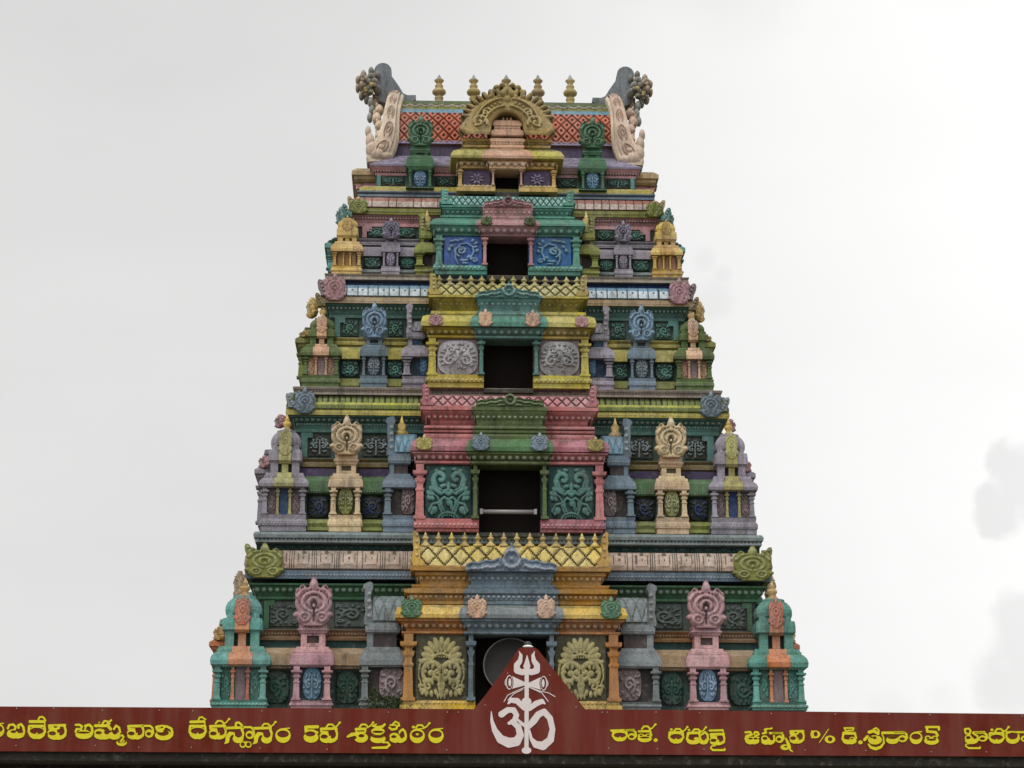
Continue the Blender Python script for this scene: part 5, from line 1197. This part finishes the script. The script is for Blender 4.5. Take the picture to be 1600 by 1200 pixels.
# emblem
g=Gl(760,1008,884,1182,.45); K=1/5.455
def ec(p): return [(720+x*K,980+y*K) for x,y in p]
def er(r): return [x*K for x in r]
for fl in (0,1):
    f=(lambda x:x) if not fl else (lambda x:1127-x)
    g.S_(ec([(f(497),205),(f(512),240),(f(505),285),(f(480),325),(f(486),365),(f(525),382),(f(560),372)]),er([2,14,20,28,34,28,20]))
g.H(720+523*K,980+335*K,20*K,22*K); g.H(720+604*K,980+335*K,20*K,22*K); g.H(720+533*K,980+300*K,8*K,26*K); g.H(720+594*K,980+300*K,8*K,26*K)
g.S_(ec([(565,238),(565,300),(563,330)]),er([2,20,30])); g.S_(ec([(562,320),(560,1040)]),18*K); g.E(720+560*K,980+1050*K,41*K,29*K); g.E(720+560*K,980+636*K,42*K,38*K)
for fl in (0,1):
    f=(lambda x:x) if not fl else (lambda x:1120-x)
    dy=8*fl; g.S_(ec([(f(545),482+dy),(f(430),472+dy)]),er([14,56])); g.H(720+f(415)*K,980+(472+dy)*K,34*K,66*K); g.E(720+f(413)*K,980+(470+dy)*K,29*K,62*K); g.H(720+f(415)*K,980+(470+dy)*K,23*K,54*K); g.E(720+f(418)*K,980+(470+dy)*K,12*K,34*K)
    for yy in (-18,0,18): g.S_(ec([(f(478),482+yy+dy),(f(520),482+yy*.3+dy)]),-.0+0*K)
g.S_(ec([(540,515),(460,550),(400,580),(368,635)]),3.4*K); g.S_(ec([(530,530),(450,568),(402,622)]),3.4*K); g.S_(ec([(580,510),(680,545),(750,560),(803,592)]),3.4*K); g.S_(ec([(600,520),(690,560),(745,632)]),3.4*K)
g.S_(ec([(405,650),(430,622),(480,628),(540,690)]),er([8,21,25,20])); g.S_(ec([(715,650),(690,632),(640,652),(585,695)]),er([8,21,25,20]))
g.S_(ec([(348,742),(400,705),(450,706),(476,750),(455,800),(412,818)]),er([28,24,24,22,24,14])); g.S_(ec([(440,806),(490,850),(508,920),(475,975),(410,985),(340,955),(290,880),(265,800),(260,720)]),er([22,25,30,38,42,36,24,14,4]))
g.S_(ec([(575,850),(620,800),(660,745),(710,720),(760,775),(782,870),(764,960),(700,1012),(640,1000),(600,950),(585,880)]),er([22,30,28,26,25,24,30,36,30,14,8])); g.S_(ec([(478,782),(520,822),(560,845)]),er([8,15,16]))
g.out('emblem',WHT,.008)
# gateway canopy behind and below the board
gw=tag(empty('gateway',(0,-13,0)),'dark concrete gateway slab and beams directly under the red sign board','gateway')
def gb(mb,name,m,par=gw): o=mb.build(name,m,par); o.location=(0,13,0) if par is gw else (0,0,0); return o
CON=paint((92,84,76),1.0); CON2=paint((58,52,48),1.0)
def slab(u0,u1,d0,d1,z0,z1,m=0,mb=None):
    mb=mb or MB(); P=[SP+SD*u0-SN*d0,SP+SD*u1-SN*d0,SP+SD*u1-SN*d1,SP+SD*u0-SN*d1]
    mb.rings([[(p.x,p.y,z) for p in P] for z in (z0,z1)],m); return mb
zs=hs(800,1180).z
gb(slab(-9.6,9.6,.055,4.6,zs+.04,zs+.34),'roof_slab',[CON])
for d in (.08,2.2,4.3): gb(slab(-9.6,9.6,d,d+.22,zs-.10,zs+.04),'cross_beam',[CON2])
for x in (-9.2,9.2):
    for d in (.3,4.1): gb(slab(x-.25,x+.25,d-.22,d+.28,-.02,zs-.10),'pillar',[CON])
# objects in the doorways and on the ledge
y=YK[0]-.06; cx,cz=hit(798,1040,y); r=HW(43,1040,y)
dsc=MB(); 
dsc.rings([[(cx+rr*math.cos(2*math.pi*i/40),yy,cz+rr*math.sin(2*math.pi*i/40)) for i in range(40)] for rr,yy in ((r*.93,y+.06),(r,y+.05),(r,y-.03),(r*.96,y-.045),(r*.93,y-.02),(r*.5,y-.005),(.01,y))],0,False,True)
DR=flat_mat('dull_grey_metal',(34,32,30),.6,.2); dk=tag(dsc.build('round_disc',[DR]),'large round dark grey disc standing in the lowest doorway behind the sign peak','disc')
rm=MB(); N_=48
vs=[];fs=[]
for i in range(N_):
    a=2*math.pi*i/N_
    for j in range(6): bq=2*math.pi*j/6; rr=r*.985+.014*math.cos(bq); vs.append((cx+rr*math.cos(a),y-.045+.014*math.sin(bq),cz+rr*math.sin(a)))
for i in range(N_):
    for j in range(6): fs.append([i*6+j,i*6+(j+1)%6,((i+1)%N_)*6+(j+1)%6,((i+1)%N_)*6+j])
rm.add(vs,fs,0,True); rm.build('rim',[flat_mat('rim_metal',(110,106,100),.5)],dk)
zf=Z(1108,y); st=MB(); st.box(cx-.18,cx+.18,y-.1,y+.12,zf-.02,cz-r*.9); st.build('stand',[DR],dk)
y=YK[1]-.10; x0,z0=hit(752,799.5,y); x1,_=hit(836.5,799.5,y); tb=MB(); q=.047
vs=[(x,y+q*math.cos(2*math.pi*j/12),z0+q*math.sin(2*math.pi*j/12)) for x in (x0,x1) for j in range(12)]
tb.add(vs,[[j,(j+1)%12,12+(j+1)%12,12+j] for j in range(12)]+[list(range(11,-1,-1)),list(range(12,24))],0,True)
tl=tag(tb.build('tube_light',[flat_mat('tube_white',(138,134,134),.35,.05)]),'unlit white tube lamp lying across the second lowest dark doorway','tube lamp')
for x in (x0,x1):
    c=MB(); c.box(x-.03,x+.03,y-.055,y+.055,z0-.055,z0+.055); c.build('end_cap',[METAL],tl)
p=hs(825,1010,-.04); lm=MB(); lm.rings([[(p.x+rr*math.cos(2*math.pi*i/16),p.y+rr*.6*math.sin(2*math.pi*i/16),p.z+zz_) for i in range(16)] for rr,zz_ in ((.02,-.02),(.066,-.012),(.072,.0),(.05,.012),(.02,.02))],0,True,True)
lo=tag(lm.build('flood_lamp',[flat_mat('lamp_white',(236,236,230),.4,.04)]),'small white lamp fitting on the very tip of the sign peak','lamp')
cp_=MB(); cp_.rings([[(p.x+rr*math.cos(2*math.pi*i/12),p.y+.02+rr*.6*math.sin(2*math.pi*i/12),p.z+zz_) for i in range(12)] for rr,zz_ in ((.05,.024),(.045,.05),(.02,.07))],0,True,True); cp_.build('housing',[flat_mat('lamp_dark',(60,60,58),.5)],lo)
# weed growing on the ledge
rnd=random.Random(11); LEAF=flat_mat('leaf_green',(52,66,34),.6,.5,.3,14); wd=MB(); stm=MB(); 
def leafy(mb,x,y,z,n,sx,sz,sy=.14,size=.045):
    for i in range(n):
        a=rnd.random(); h=rnd.random()**1.3; lx=x+rnd.gauss(0,sx*(1-.4*h)); lz=z+h*sz; ly=y+rnd.gauss(0,sy)
        s=size*rnd.uniform(.5,1.2); d=Vector((rnd.uniform(-1,1),rnd.uniform(-1,1),rnd.uniform(-.3,1))).normalized(); e=d.cross(Vector((rnd.uniform(-1,1),rnd.uniform(-1,1),rnd.uniform(-1,1)))).normalized()
        c=Vector((lx,ly,lz)); mb.add([tuple(c-d*s),tuple(c+e*s*.4),tuple(c+d*s),tuple(c-e*s*.4)],[[0,1,2,3]])
y=YK[0]-.12
x,z=hit(612,1108,y); leafy(wd,x,y,z-.02,420,.26,.26); leafy(wd,x-.36,y,z,150,.12,.42,.08); leafy(wd,x+.25,y,z,90,.12,.3,.08)
wo=tag(wd.build('weed',[LEAF]),'dark leafy weed sprouting on the ledge left of the golden central bay','weed')
for i in range(12):
    xx=x+rnd.uniform(-.45,.35); stm.box(xx-.005,xx+.005,y-.005,y+.005,z-.03,z+rnd.uniform(.08,.25))
stm.box(x-.5,x+.4,y-.01,y+.01,z-.04,z-.02)
stm.build('stem',[LEAF],wo)
# ground
gm=MB(); gm.add([(-400,-300,0),(400,-300,0),(400,500,0),(-400,500,0)],[[0,1,2,3]])
tag(gm.build('ground',[flat_mat('dusty_paving',(112,104,92),.9,.25,.1,.6)]),'dusty grey paved temple forecourt',None,None,'structure')
